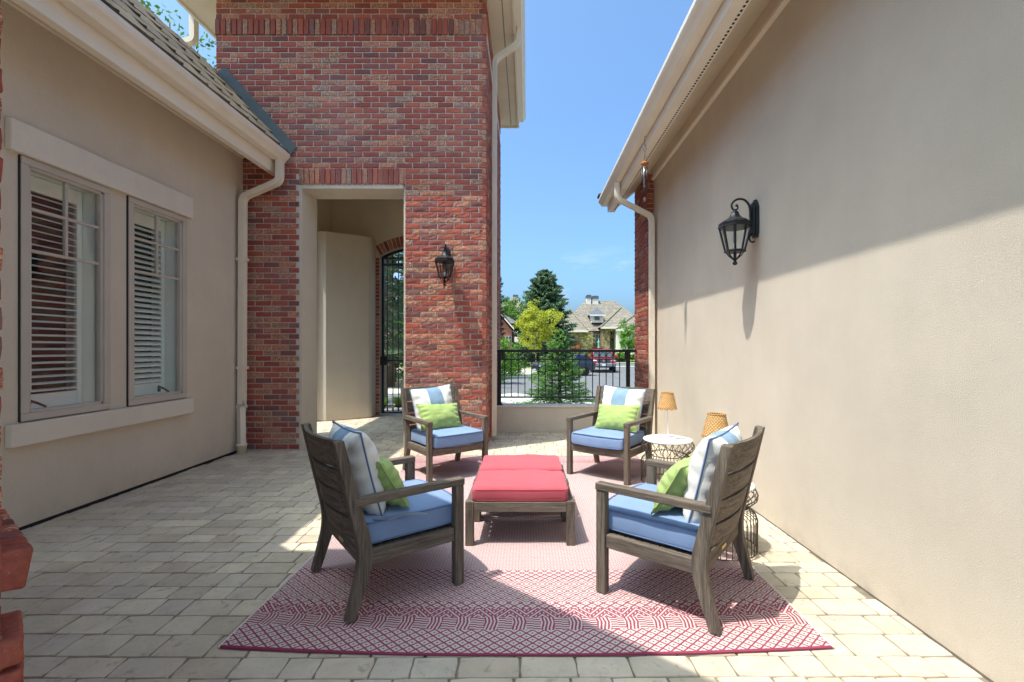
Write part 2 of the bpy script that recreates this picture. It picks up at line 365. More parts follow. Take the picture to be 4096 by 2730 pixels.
def lay(bricks, parent, nmax):
    """bricks: list of (matrix, priority). The nmax with highest priority become objects, the rest one joined part."""
    bricks.sort(key=lambda b: -b[1]); T = Matrix.Translation(-wpos(parent))
    for m, _ in bricks[:nmax]:
        j = Matrix.Translation((rng.uniform(-.001, .001), rng.uniform(-.0025, .0015), rng.uniform(-.001, .001)))
        put('brick', rng.choice(BM), parent, mw=T @ j @ m)
    if len(bricks) > nmax:
        mb = MB()
        for m, _ in bricks[nmax:]:
            vs, fs = BV[rng.randrange(8)]; mb.add([m @ Vector(v) for v in vs], fs, rng.random()*.98+.01)
        o = WB(mb, 'brickwork', 'brick', parent); tag(o, kind='stuff')
def courses(x0, x1, z0, z1, phase, holes=(), prio=None, place=None, flip=False):
    """running bond between x0 and x1 along an axis u; place(u,z)->matrix args"""
    out = []; n = int((z1-z0)/(BH+BJ)); P = BL+BJ
    for i in range(n):
        z = z0+BJ/2+BH/2+i*(BH+BJ); u = x1 if not flip else x0; first = True
        while (u > x0+.03) if not flip else (u < x1-.03):
            L = BL if not (first and (i+phase) % 2) else BL*.47
            first = False
            if not flip: a, b = max(u-L, x0), u; u -= L+BJ
            else: a, b = u, min(u+L, x1); u += L+BJ
            if b-a < .03: continue
            segs = [(a, b)]
            for hx0, hx1, hz0, hz1 in holes:
                if hz0-.02 < z < hz1+.02:
                    ns = []
                    for p, q in segs:
                        if q <= hx0 or p >= hx1: ns.append((p, q))
                        else:
                            if p < hx0-.03: ns.append((p, hx0-.002))
                            if q > hx1+.03: ns.append((hx1+.002, q))
                    segs = ns
            for p, q in segs: out.append(((p+q)/2, z, (q-p)/BL))
    return out

# ------------------------------------------------------------------ patio floor
base = MB()
base.box(XL-.02, XR+.02, -1.5, 8.9, -.30, -.006)
patio = base.build('patio_floor', 'joint'); tag(patio, 'tan stamped paving of the courtyard', kind='structure')
def paver_variant(seed):
    rr = random.Random(seed); vs = []; e = .028
    cr = [(-.5, -.5), (.5, -.5), (.5, .5), (-.5, .5)]
    out = []
    for a in range(4):
        p, q = cr[a], cr[(a+1) % 4]
        for t in (0.03, .36, .68): out.append((p[0]+(q[0]-p[0])*t+rr.uniform(-.012, .012), p[1]+(q[1]-p[1])*t+rr.uniform(-.012, .012)))
    k = len(out)
    vs += [(x*.975, y*.97, -.012) for x, y in out]+[(x*.97, y*.96, -.003) for x, y in out]+[(x*(1-e*2), y*(1-e*2.2), rr.uniform(-.0006, .001)) for x, y in out]
    fs = [(i, (i+1) % k, (i+1) % k+k, i+k) for i in range(k)]+[(i+k, (i+1) % k+k, (i+1) % k+2*k, i+2*k) for i in range(k)]+[tuple(range(2*k, 3*k))]
    return vs, fs
PV = [paver_variant(50+i) for i in range(8)]; PM = []
for vs, fs in PV:
    mb = MB(); mb.add(vs, fs); PM.append(mb.mesh('paver', 'paver'))
RUG = (-1.285, 1.275, 1.93, 5.34)
pav = []
y = .85; row = 0
prng = random.Random(11)
while y < 8.85:
    d = prng.uniform(.118, .15); x0, x1 = (XL+.004, XR-.004) if y < 6.85 else (XL-.1, -.55)
    x = x0-prng.uniform(0, .15)
    while x < x1:
        w = prng.choice((.13, .15, .17, .19, .22, .25))*prng.uniform(.95, 1.05)
        a, b = max(x, x0), min(x+w, x1); x += w
        if b-a < .04: continue
        cx, cy = (a+b)/2, y+d/2
        under = RUG[0]+.1 < cx < RUG[1]-.1 and RUG[2]+.1 < cy < RUG[3]-.1
        px = 2110+F*cx/cy; py = 1390+F*EYE/cy
        vis = -20 < px < 4110 and py < 2740 and not under
        pav.append((cx, cy, b-a, d, 1/cy if vis else 0))
    y += d; row += 1
pav.sort(key=lambda p: -p[4])
def pmat(p): return Matrix.Translation((p[0], p[1]+math.sin(p[0]*1.7)*.006, prng.uniform(-.0025, .0005))) @ Matrix.Rotation(prng.uniform(-.01, .01), 4, 'Z') @ Matrix.Diagonal((p[2], p[3], 1, 1))
for p in pav[:300]: put('paver', prng.choice(PM), patio, mw=pmat(p))
mb = MB()
for p in pav[300:]:
    vs, fs = PV[prng.randrange(8)]; m = pmat(p); mb.add([m @ Vector(v) for v in vs], fs, prng.random()*.98+.01)
tag(mb.build('pavers_beyond', 'paver', patio), kind='stuff')

# ------------------------------------------------------------------ left stucco wing
lw = thing('house_wing', 'beige stucco house wing with two shuttered windows and a tiled roof edge', 'building', (XL-.5, 4, 0))
wins = [(3.173, 3.848), (4.03, 4.713)]; wz0, wz1 = .747, 2.58
mb = MB()
Yw0 = 1.9
mb.box(XL-.16, XL, Yw0, YF+.01, .022, wz0); mb.box(XL-.16, XL, Yw0, YF+.01, wz1, 3.66)
ys = [Yw0, wins[0][0], wins[0][1], wins[1][0], wins[1][1], YF+.01]
for a, b in ((0, 1), (2, 3), (4, 5)): mb.box(XL-.16, XL, ys[a], ys[b], wz0, wz1)
WB(mb, 'wall', 'stucco', lw)
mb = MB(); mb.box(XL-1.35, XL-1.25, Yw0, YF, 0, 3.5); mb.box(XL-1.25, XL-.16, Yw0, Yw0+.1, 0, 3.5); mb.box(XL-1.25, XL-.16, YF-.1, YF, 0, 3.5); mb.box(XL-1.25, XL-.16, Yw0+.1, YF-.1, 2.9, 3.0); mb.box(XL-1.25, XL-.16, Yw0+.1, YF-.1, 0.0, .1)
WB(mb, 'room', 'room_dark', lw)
mb = MB(); mb.box(XL-.03, XL+.004, Yw0, YF, -.004, .02); WB(mb, 'base_joint', 'dark_gap', lw)
mb = MB(); mb.box(XL, XL+.05, 3.085, 4.765, 2.583, 2.797); WB(mb, 'lintel', 'stucco_trim', lw, bevel=.008)
mb = MB(); mb.box(XL, XL+.055, 3.085, 4.765, .585, .738); WB(mb, 'sill', 'stucco_trim', lw, bevel=.008)
for wi, (y0, y1) in enumerate(wins):
    f = MB(); fw = .052; z0, z1 = wz0, wz1
    for (a, b, c, d) in ((y0, y1, z0, z0+fw), (y0, y1, z1-fw, z1), (y0, y0+fw, z0+fw, z1-fw), (y1-fw, y1, z0+fw, z1-fw)):
        f.box(XL-.05, XL+.022, a, b, c, d)
    win = WB(f, 'window', 'window_frame', lw, bevel=.006)
    s = MB(); t = fw-.002
    for (a, b, c, d) in ((y0+t, y1-t, z0+t, z0+t+.022), (y0+t, y1-t, z1-t-.022, z1-t), (y0+t, y0+t+.022, z0+t, z1-t), (y1-t-.022, y1-t, z0+t, z1-t)):
        s.box(XL-.045, XL+.006, a, b, c, d)
    WB(s, 'sash', 'window_frame', win, bevel=.003)
    s = MB(); 
    for (a, b, c, d) in ((y0-.006, y0+.004, z0, z1), (y1-.004, y1+.006, z0, z1), (y0, y1, z1-.004, z1+.006), (y0, y1, z0-.004, z0+.002)): s.box(XL-.03, XL+.012, a, b, c, d)
    WB(s, 'gasket', 'gasket', win)
    ga, gb, gc, gd = y0+.075, y1-.075, z0+.075, z1-.075; ym = (ga+gb)/2; H = gd-gc
    for zz in (gd-H*.16, gd-H*.335):
        m_ = MB(); m_.box(XL-.032, XL-.004, ga, gb, zz-.011, zz+.011); WB(m_, 'muntin', 'window_frame', win, bevel=.004)
    m_ = MB(); m_.box(XL-.031, XL-.005, ym-.011, ym+.011, gd-H*.335+.011, gd); WB(m_, 'muntin', 'window_frame', win, bevel=.004)
    zb = [gc, gd-H*.335, gd-H*.16, gd]
    for k in range(3):
        for (a, b) in ([(ga, gb)] if k == 0 else [(ga, ym), (ym, gb)]):
            p_ = MB(); p_.box(XL-.026, XL-.020, a, b, zb[k], zb[k+1]); WB(p_, 'pane', 'glass', win)
    j = MB()                                                   # deep white inner jamb
    for (a, b, c, d) in ((y0+.03, y0+.05, z0+.03, z1-.03), (y1-.05, y1-.03, z0+.03, z1-.03), (y0+.05, y1-.05, z1-.05, z1-.03), (y0+.05, y1-.05, z0+.03, z0+.05)): j.box(XL-.30, XL-.052, a, b, c, d)
    WB(j, 'jamb', 'shutter_white', win)
    sx = XL-.175; a, b = y0+.056, y1-.056; sh = MB()
    sh.box(sx-.015, sx+.015, a, a+.045, z0+.055, z1-.055); sh.box(sx-.015, sx+.015, b-.045, b, z0+.055, z1-.055)
    sh.box(sx-.015, sx+.015, a+.045, b-.045, z0+.055, z0+.165); sh.box(sx-.015, sx+.015, a+.045, b-.045, z1-.165, z1-.055)
    WB(sh, 'shutter_frame', 'shutter_white', win, bevel=.003)
    tilt = R(14) if wi == 0 else R(38); sm = MB()
    sm.prism([(-.031, 0), (-.016, .005), (.016, .005), (.031, 0), (.016, -.005), (-.016, -.005)], 'y', a+.047, b-.047)
    sme = sm.mesh('shutter_slat', 'shutter_white'); zz = z0+.19
    while zz < z1-.18:
        put('shutter_slat', sme, win, mw=Matrix.Translation((sx, 0, zz)) @ Matrix.Rotation(tilt, 4, 'Y')); zz += .0517
    t_ = MB(); t_.box(sx+.034, sx+.044, a+.135, a+.147, z0+.2, z1-.2); WB(t_, 'tilt_rod', 'shutter_white', win)
    hy = ga+.05 if wi == 0 else gb-.17
    h_ = MB(); h_.tube([(XL-.07, hy, z0+.085), (XL-.075, hy+.01, z0+.13), (XL-.072, hy+.06, z0+.11), (XL-.07, hy+.12, z0+.075)], [.012, .013, .009, .008], 8); WB(h_, 'crank_handle', 'handle_bronze', win, smooth=True)
# eave: fascia, soffit, frieze, gutter (profiles in x,z extruded along y)
ye0 = 1.9
mb = MB(); mb.prism([(-3.045, 3.355), (-3.03, 3.60), (-3.12, 3.60), (-3.12, 3.355)], 'y', ye0, YF-.012); WB(mb, 'fascia', 'trim', lw, bevel=.004)
mb = MB(); mb.prism([(-3.122, 3.42), (-3.122, 3.47), (XL-.02, 3.72), (XL-.02, 3.66)], 'y', ye0, YF-.012); WB(mb, 'soffit', 'soffit', lw)
mb = MB(); mb.box(XL, XL+.028, ye0, YF-.012, 3.565, 3.64); WB(mb, 'frieze', 'trim', lw, bevel=.004)
GP = [(0, 0), (.075, 0), (.095, .03), (.118, .055), (.128, .075), (.128, .11), (.116, .11), (.112, .08), (.09, .05), (.07, .012), (.008, .012), (.008, .115), (0, .115)]
mb = MB(); mb.prism([(-3.028+p*1.15, 3.49+q) for p, q in GP], 'y', ye0, YF-.06); WB(mb, 'gutter', 'gutter_paint', lw)
# downspout with ribbed rectangular section
RS = [(-1, -.72), (1, -.72), (1, .72), (.55, .72), (.5, .62), (.25, .62), (.2, .72), (-.2, .72), (-.25, .62), (-.5, .62), (-.55, .72), (-1, .72)]
def bend(pts, rad=.07, n=5):
    P = [Vector(p) for p in pts]; out = [P[0]]
    for i in range(1, len(P)-1):
        a, b = (P[i-1]-P[i]).normalized(), (P[i+1]-P[i]).normalized()
        p0, p1 = P[i]+a*rad, P[i]+b*rad
        for k in range(n+1):
            t = k/n; out.append(p0*(1-t)**2+P[i]*2*t*(1-t)+p1*t*t)
    return out+[P[-1]]
mb = MB(); mb.tube(bend([(-2.955, 5.52, 3.50), (-2.955, 5.52, 3.24), (-3.415, 5.55, 3.06), (-3.425, 5.55, .62), (-3.425, 5.53, .5), (-3.40, 5.50, .10)]), .043, sec=RS, up=(0, 1, 0)); ds = WB(mb, 'downspout', 'downspout_paint', lw)
mb = MB(); mb.lathe([(.05, 0), (.052, .09), (.06, .095), (.062, .11), (.05, .112)], 16, (-3.39, 5.49, .0)); WB(mb, 'drain_collar', 'downspout_paint', ds, smooth=True)
for zz in (2.3, 1.0):
    mb = MB(); mb.box(-3.475, -3.37, 5.505, 5.60, zz, zz+.03); WB(mb, 'strap', 'downspout_paint', ds)
# roof
E0, E1 = Vector((-2.95, 0, 3.615)), Vector((-3.83, 0, 4.60)); sl_ = (E1-E0); SLEN = sl_.length; sd = sl_.normalized(); sn = Vector((-sd.z, 0, sd.x)) * -1
mb = MB(); mb.prism([(-2.97, 3.56), (-3.83, 4.55), (-4.85, 3.56), (-4.85, 3.50), (-3.83, 4.48), (-3.03, 3.56)], 'y', ye0, YF-.01); WB(mb, 'roof_deck', 'roof_under', lw)
mb = MB(); L_ = .33; wv_ = [(-.5, .0), (-.47, .006), (-.42, .006), (-.39, .001), (0, .0015), (.3, 0), (.5, 0)]
top = [(x*.3, z+.028) for x, z in wv_]; bot = [(x*.3, z) for x, z in reversed(wv_)]
mb.prism(top+bot, 'y', -.02, L_)
tme = mb.mesh('roof_tile', 'roof_tile')
ang = math.atan2(sd.z, -sd.x)
for i in range(5):
    for k in range(12):
        yy = 2.2+k*.302+(.15 if i % 2 else 0)
        if yy > 5.40: continue
        p = E0+sd*(i*.27-.03)+sn*(.030+rng.uniform(0, .005))
        if p.z > 4.5: continue
        # local y -> up slope, local x -> world y, local z -> normal
        m = Matrix(((sd.x*1, 0, 0), (0, 0, 0), (0, 0, 0)))
        ex, ey, ez = Vector((0, 1, 0)), (sd-sn*.075).normalized(), sn
        mw = Matrix((( -ex.x, ey.x, ez.x, p.x), (-ex.y, ey.y, ez.y, yy), (-ex.z, ey.z, ez.z, p.z), (0, 0, 0, 1)))
        put('roof_tile', tme, lw, mw=Matrix.Translation(-wpos(lw)) @ mw)
mb = MB(); q0 = E0+sd*-.0+sn*.035; q1 = E1+sn*.035
def strip(a, b, y0, y1, th): return [(a+sn*0), (b+sn*0)]
mb.prism([(q0.x, q0.z), (q1.x, q1.z), (q1.x+sn.x*.012, q1.z+sn.z*.012), (q0.x+sn.x*.012, q0.z+sn.z*.012)], 'y', 5.44, YF-.004)
for yy in (5.50, 5.585): mb.prism([(q0.x+sn.x*.012, q0.z+sn.z*.012), (q1.x+sn.x*.012, q1.z+sn.z*.012), (q1.x+sn.x*.022, q1.z+sn.z*.022), (q0.x+sn.x*.022, q0.z+sn.z*.022)], 'y', yy, yy+.014)
mb.prism([(q0.x+.02, q0.z-.03), (q1.x+.02, q1.z), (q1.x+.02+sn.x*.11, q1.z+sn.z*.11), (q0.x+.02+sn.x*.11, q0.z+sn.z*.11)], 'y', YF-.016, YF-.006)
WB(mb, 'flashing', 'flashing', lw)

# ------------------------------------------------------------------ brick tower with porch opening
tw = thing('brick_tower', 'tall red brick entry tower with a beige porch opening', 'building', (-2.16, 7.2, 0))
TX0, TX1, YM = -3.82, -.505, YF+.0115
OX0, OX1, OZ = -2.80, -1.505, 3.2546
ZT = 5.58
mb = MB(); x1m = TX1-.0115
mb.box(TX0+.01, OX0, YM, 6.06, 0, ZT); mb.box(OX1, x1m, YM, 6.06, 0, ZT); mb.box(OX0, OX1, YM, 6.06, OZ+.012, ZT)
mb.box(x1m-.3, x1m, 6.06, 8.74, 0, ZT)
WB(mb, 'mortar_bed', 'mortar', tw)
bl = []
hol = [(OX0-.004, OX1+.004, -1, OZ+.19), (-9, 0, 5.10, 5.27)]
for x, z, s in courses(TX0, TX1, 0.005, ZT, 0, hol):
    if x < -3.6 and z < 3.2: continue
    if -3.6 > x and z < 4.2: continue
    vis = 1.0/(1+abs(x+1.2)*.4+abs(z-2.2)*.5)*(1 if s > .6 else .8)
    bl.append((brick_mat(x, YF, z, 0, False, s), vis))
n = 20; w_ = (OX1-OX0)/n
for i in range(n): bl.append((brick_mat(OX0+w_*(i+.5), YF-.012, OZ+.1, 0, True, 1.0, (w_-BJ)/BH), 2))
n = int((TX1-TX0+.02)/.0668); w_ = (TX1-TX0+.02)/n
for i in range(n): bl.append((brick_mat(TX0-.01+w_*(i+.5), YF-.018, 5.184, 0, True, 1.0, (w_-BJ)/BH), .45))
bl2 = []
for u, z, s in courses(YF, 8.74, 0.005, ZT, 1, [(0, 20, 5.10, 5.27)], flip=True):
    bl2.append((brick_mat(TX1, u, z, R(90), False, s), 0))
lay(bl+bl2, tw, 300)
# stucco lining of the opening and porch interior
mb = MB(); mb.box(OX0, OX0+.028, YF+.006, 6.09, 0, OZ); mb.box(OX1-.02, OX1, YF+.03, 6.09, 0, OZ); mb.box(OX0+.028, OX1-.02, YF+.006, 6.09, OZ-.045, OZ+.012)
WB(mb, 'opening_lining', 'stucco', tw)
mb = MB(); mb.box(TX0+.2, OX0, 6.062, 6.09, 0, 4.3); mb.box(OX1, x1m-.3, 6.062, 6.09, 0, 4.3); mb.box(OX0, OX1, 6.062, 6.09, OZ+.012, 4.3)
mb.box(x1m-.33, x1m-.302, 6.09, 8.55, 0, 4.3)
mb.box(TX0, TX0+.2, 6.064, 6.36, 0, ZT); mb.box(TX0, TX0+.2, 7.78, 8.74, 0, ZT); mb.box(TX0, TX0+.2, 6.36, 7.78, 3.22, ZT)
mb.box(TX0+.2, x1m-.33, 6.09, 8.55, 4.3, 4.4)
WB(mb, 'porch_wall', 'stucco', tw)
mb = MB(); AX0, AX1, AS, ACR = -2.73, -1.45, 2.945, 3.13
mb.box(TX0+.2, AX0-.11, 8.55, 8.74, 0, 4.3); mb.box(AX1+.11, x1m-.302, 8.55, 8.74, 0, 4.3)
ah = (AX1-AX0)/2; ac = (AX0+AX1)/2; Rr = (ah*ah+(ACR-AS)**2)/(2*(ACR-AS)); az = ACR-Rr
arc = lambda r_, x0_, x1_, n_: [(x0_+(x1_-x0_)*i/n_, az+math.sqrt(max(0, r_*r_-(x0_+(x1_-x0_)*i/n_-ac)**2))) for i in range(n_+1)]
mb.prism(arc(Rr+.2, AX0-.11, AX1+.11, 14)+[(AX1+.11, 4.3), (AX0-.11, 4.3)], 'y', 8.55, 8.74)
WB(mb, 'rear_wall', 'stucco', tw)
mb = MB(); mb.prism([(TX0+.2, 7.86), (-3.43, 7.87), (-2.83, 8.25), (-2.80, 8.29), (-2.80, 8.549), (TX0+.2, 8.549)], 'z', 0, 3.24); WB(mb, 'pier', 'stucco', tw, bevel=.02, seg=3)
nv = 19; a0 = math.asin((ah+.04)/(Rr+.1)); V_ = []
for i in range(nv):
    a = -a0+2*a0*(i+.5)/nv; m = Matrix.Translation((ac+math.sin(a)*(Rr+.1), 8.535, az+math.cos(a)*(Rr+.1))) @ Matrix.Rotation(a, 4, 'Y') @ Matrix.Rotation(R(90), 4, 'Y') @ Matrix.Diagonal((1, 1, 1.05, 1)); V_.append((m, 1))
for i in range(43): V_.append((brick_mat(AX0-.055, 8.535, .04+i*(BH+BJ), 0, False, .52), 1))
mbk = MB(); mbk.box(AX0-.11, AX0, 8.545, 8.76, 0, AS+.1); mbk.box(AX1, AX1+.11, 8.545, 8.76, 0, AS+.1)
mbk.prism(arc(Rr, AX0-.02, AX1+.02, 14)+list(reversed(arc(Rr+.2, AX0-.1, AX1+.1, 14))), 'y', 8.548, 8.73)
ar = WB(mbk, 'gate_arch', 'mortar', tw); lay(V_, ar, 300)
# hipped roof with eaves
ex0, ex1, ey0, ey1 = -4.28, -.19, 5.22, 8.95
mb = MB(); mb.box(ex0, ex1, ey0, ey1, 5.54, 5.575); WB(mb, 'soffit', 'soffit', tw)
mb = MB()
for (a, b, c, d) in ((ex0-.03, ex0, ey0-.03, ey1+.03), (ex1, ex1+.03, ey0-.03, ey1+.03), (ex0, ex1, ey0-.03, ey0), (ex0, ex1, ey1, ey1+.03)): mb.box(a, b, c, d, 5.51, 5.73)
WB(mb, 'fascia', 'trim', tw)
mb = MB(); rx0, rx1, ry0, ry1 = ex0-.12, ex1+.12, ey0-.12, ey1+.1; cx_ = (rx0+rx1)/2
mb.add([(rx0, ry0, 5.74), (rx1, ry0, 5.74), (rx1, ry1, 5.74), (rx0, ry1, 5.74), (cx_, ry0+1.8, 7.5), (cx_, ry1-1.8, 7.5)], [(0,1,4), (1,2,5,4), (2,3,5), (3,0,4,5), (0,3,2,1)]); WB(mb, 'roof', 'roof_tile', tw)
mb = MB(); mb.prism([(ex1+.03+p, 5.60+q) for p, q in GP], 'y', ey0, ey1-.03); WB(mb, 'gutter', 'gutter_paint', tw)
mb = MB(); mb.prism([(ex0-.03-p, 5.60+q) for p, q in GP], 'y', ey0, ey1-.03); WB(mb, 'gutter', 'gutter_paint', tw)
mb = MB()
for k in range(90): mb.box(-.325, -.31, 5.3+k*.04, 5.32+k*.04, 5.5385, 5.5398)
tag(WB(mb, 'soffit_vent', 'dark_gap', tw), kind='stuff')
mb = MB(); mb.tube(bend([(-.115, 6.3, 5.61), (-.115, 6.3, 5.40), (-.445, 6.3, 5.18), (-.452, 6.3, .06)]), .042, sec=RS, up=(0, 1, 0)); WB(mb, 'downspout', 'downspout_paint', tw)
mb = MB(); mb.tube(bend([(-4.40, 6.1, 5.62), (-4.40, 6.1, 5.30), (-4.52, 6.1, 5.28)], .05), .046, sec=RS, up=(0, 1, 0)); WB(mb, 'downspout', 'downspout_paint', tw)

# ------------------------------------------------------------------ right stucco wing
rw = thing('garage_wing', 'long beige stucco wall with deep eave on the right', 'building', (2.6, 3, 0))
mb = MB(); mb.box(XR, XR+.2, -1.6, 6.40, .006, 3.9); mb.box(XR, XR+3, 6.42, 6.6, 0, 3.9); WB(mb, 'wall', 'stucco', rw)
mb = MB(); mb.box(XR-.002, XR+.05, -1.6, 6.4, -.006, .006); WB(mb, 'base_joint', 'joint', rw)
yE = 7.22
mb = MB(); mb.prism([(1.25, 3.365), (1.24, 3.60), (1.36, 3.60), (1.36, 3.365)], 'y', -1.6, yE); WB(mb, 'fascia', 'trim', rw, bevel=.004)
mb = MB(); mb.prism([(1.362, 3.40), (1.362, 3.45), (XR+.02, 3.80), (XR+.02, 3.76)], 'y', -1.6, yE); WB(mb, 'soffit', 'soffit', rw)
mb = MB(); mb.box(XR-.022, XR, -1.6, 6.40, 3.60, 3.80); fz = WB(mb, 'frieze', 'soffit', rw)
mb = MB(); mb.box(XR-.04, XR, -1.6, 6.40, 3.57, 3.605); WB(mb, 'frieze_moulding', 'trim', fz, bevel=.004)
mb = MB()
for k in range(200): mb.box(1.33, 1.345, -.5+k*.038, -.48+k*.038, 3.3635, 3.3649)
tag(WB(mb, 'soffit_vent', 'dark_gap', rw), kind='stuff')
mb = MB(); mb.prism([(1.242-p*1.05, 3.46+q) for p, q in GP], 'y', -1.6, yE+.02); WB(mb, 'gutter', 'gutter_paint', rw)
mb = MB(); mb.prism([(1.14, 3.58), (XR+1.6, 5.3), (XR+3.2, 3.58), (XR+3.2, 3.5), (XR+1.6, 5.22), (1.24, 3.59)], 'y', -1.7, yE-.01); WB(mb, 'roof', 'roof_tile', rw)
mb = MB(); mb.prism([(1.10, 3.585), (1.17, 3.60), (1.16, 3.625), (1.09, 3.61)], 'y', yE-.15, yE+.03); WB(mb, 'edge_tile', 'roof_tile', rw)
mb = MB(); mb.tube(bend([(1.195, 6.18, 3.48), (1.195, 6.18, 3.245), (1.675, 6.25, 3.03), (1.68, 6.25, .03)]), .041, sec=RS, up=(0, -1, 0)); WB(mb, 'downspout', 'downspout_paint', rw)
PX = 1.64
mb = MB(); mb.box(PX+.0115, XR+.6, 6.412, 7.10, 0, 3.75); WB(mb, 'brick_return', 'mortar', rw)
bb = [(brick_mat(PX, u, z, R(-90), False, s), 1.0) for u, z, s in courses(6.40, 7.10, .005, 3.70, 0, flip=True)]
for i in range(54): bb.append((brick_mat(PX+.057, 6.40, .005+BJ/2+BH/2+i*(BH+BJ), 0, False, .10/BL), 1.2))
lay(bb, rw, 300)

# ------------------------------------------------------------------ brick bay beside the camera (its eave shades the near floor)
by = thing('brick_bay', 'edge of a red brick bay with a projecting brick sill in the near left corner', 'building', (-1.9, 1.4, 0))
P0 = Vector((-1.189, 1.05, 0)); bd = Vector((-.81, .585, 0)).normalized(); bn = Vector((.585, .81, 0)).normalized(); brz = math.atan2(bn.y, bn.x)+R(90)
Mb = Matrix.Translation(P0) @ Matrix(((-bd.x, -bn.x, 0, 0), (-bd.y, -bn.y, 0, 0), (0, 0, 1, 0), (0, 0, 0, 1)))   # local x toward the near end, local -y outward
mb = MB(); mb.box(-2.2, -.006, .011, .28, 0, 3.4, M=Mb); WB(mb, 'mortar_bed', 'mortar', by)
bb = []
for u, z, s in courses(-1.0, 0, .005, 3.35, 0):
    bb.append((Mb @ brick_mat(u, 0, z, 0, False, s), -abs(u)))
lay(bb, by, 300)
for k in range(7):
    put('sill_brick', rbox(BH, .11, .092, .009, 5, lambda q: q+Vector((mnoise.noise(q*40), mnoise.noise(q*40+Vector((5, 0, 0))), mnoise.noise(q*45+Vector((0, 9, 0)))))*.0028).mesh('sill_brick', 'brick', True), by, mw=Matrix.Translation(-wpos(by)) @ Mb @ Matrix.Translation((-.03-k*(BH+BJ), .012, .750)) @ Matrix.Rotation(R(9), 4, 'X'))
mb = MB(); mb.box(-.62, -.008, -.028, .05, .715, .785, M=Mb @ Matrix.Translation((0, 0, .0))); WB(mb, 'sill_mortar', 'mortar', by)
for k in range(4):
    put('ledge_brick', rbox(BL, .10, BH, .009, 6, lambda q: q+Vector((mnoise.noise(q*40), mnoise.noise(q*40+Vector((5, 0, 0))), mnoise.noise(q*45+Vector((0, 9, 0)))))*.0028).mesh('ledge_brick', 'brick', True), by, mw=Matrix.Translation(-wpos(by)) @ Mb @ Matrix.Translation((-.075, .012, .565-k*(BH+BJ))) @ Matrix.Rotation(R(6), 4, 'Z'))
ze = 3.45
mb = MB(); mb.prism([(-3.35, 2.07), (-1.93, 2.07), (.52, -.02), (.54, -1.6), (-3.35, -1.6)], 'z', ze, ze+.2); WB(mb, 'roof_eave', 'trim', by)

# ------------------------------------------------------------------ low wall, railing, gate
lo = MB(); lo.box(TX1+.001, PX-.001, 6.86, 7.12, -.8, .372); w0 = lo.build('low_wall', 'stucco'); tag(w0, 'low beige stucco wall below the black railing', 'wall')
lo = MB(); lo.box(TX1+.001, PX-.001, 6.845, 7.135, .372, .392); lo.build('cap', 'stucco_trim', w0, bevel=.006)
ra = thing('railing', 'black iron railing with a row of rings on the low wall', 'railing', (.57, 6.97, .392))
Yr = 6.97
def rp(mb, name, **k): return WB(mb, name, 'iron', ra, **k)
mb = MB(); mb.box(TX1+.003, PX-.004, Yr-.028, Yr+.028, 1.185, 1.226); rp(mb, 'top_rail', bevel=.008)
mb = MB(); mb.box(-.40, 1.50, Yr-.014, Yr+.014, 1.070, 1.090); rp(mb, 'middle_rail', bevel=.003)
mb = MB(); mb.box(-.40, 1.50, Yr-.014, Yr+.014, .498, .520); rp(mb, 'bottom_rail', bevel=.003)
for xx in (-.425, 1.515):
    mb = MB(); mb.box(xx-.027, xx+.027, Yr-.027, Yr+.027, .40, 1.186); po = rp(mb, 'post', bevel=.004)
    mb = MB(); mb.box(xx-.055, xx+.055, Yr-.05, Yr+.05, .392, .404); mb.box(xx-.036, xx+.036, Yr-.036, Yr+.036, .404, .425); rp_ = WB(mb, 'base_plate', 'iron', po, bevel=.003)
bar = MB(); bar.box(-.0065, .0065, -.0065, .0065, .52, 1.186); bme = bar.mesh('bar', 'iron')
rg = MB(); rg.tube([(.0385*math.cos(a*math.pi/12), 0, .0385*math.sin(a*math.pi/12)) for a in range(24)], .0046, 6, closed=True, up=(0, 1, 0)); rme = rg.mesh('ring', 'iron', True)
xb = -.345
while xb < 1.46:
    put('bar', bme, ra, mw=Matrix.Translation((xb-ra.location.x, 0, -ra.location.z))); 
    if xb+.102 < 1.47: put('ring', rme, ra, mw=Matrix.Translation((xb+.051-ra.location.x, 0, 1.138-ra.location.z)))
    xb += .102
mb = MB(); mb.box(-.395, -.355, Yr-.01, Yr+.01, 1.09, 1.186); mb.box(1.465, 1.49, Yr-.01, Yr+.01, 1.09, 1.186); rp(mb, 'bracket')

gt = thing('garden_gate', 'tall arched black iron gate at the back of the porch', 'gate', (ac, 8.62, 0)); Yg = 8.62
def gp(mb, name, par=None, **k): return WB(mb, name, 'iron', par or gt, **k)
gx0, gx1 = AX0+.015, AX1-.015
azt = lambda x: az+math.sqrt((Rr-.02)**2-(x-ac)**2)
mb = MB(); mb.box(gx0, gx0+.045, Yg-.02, Yg+.02, .03, azt(gx0)-.01); mb.box(gx1-.045, gx1, Yg-.02, Yg+.02, .03, azt(gx1)-.01)
mb.tube([(gx0+(gx1-gx0)*i/16, Yg, azt(gx0+(gx1-gx0)*i/16)-.02) for i in range(17)], .022, sec=[(-1, -1), (1, -1), (1, 1), (-1, 1)], up=(0, 1, 0)); gp(mb, 'frame')
for z_ in (.03, .155, 1.0, 2.78, 2.91):
    mb = MB(); mb.box(gx0+.045, gx1-.045, Yg-.014, Yg+.014, z_, z_+.024); gp(mb, 'cross_rail')
xx = gx0+.045+.06
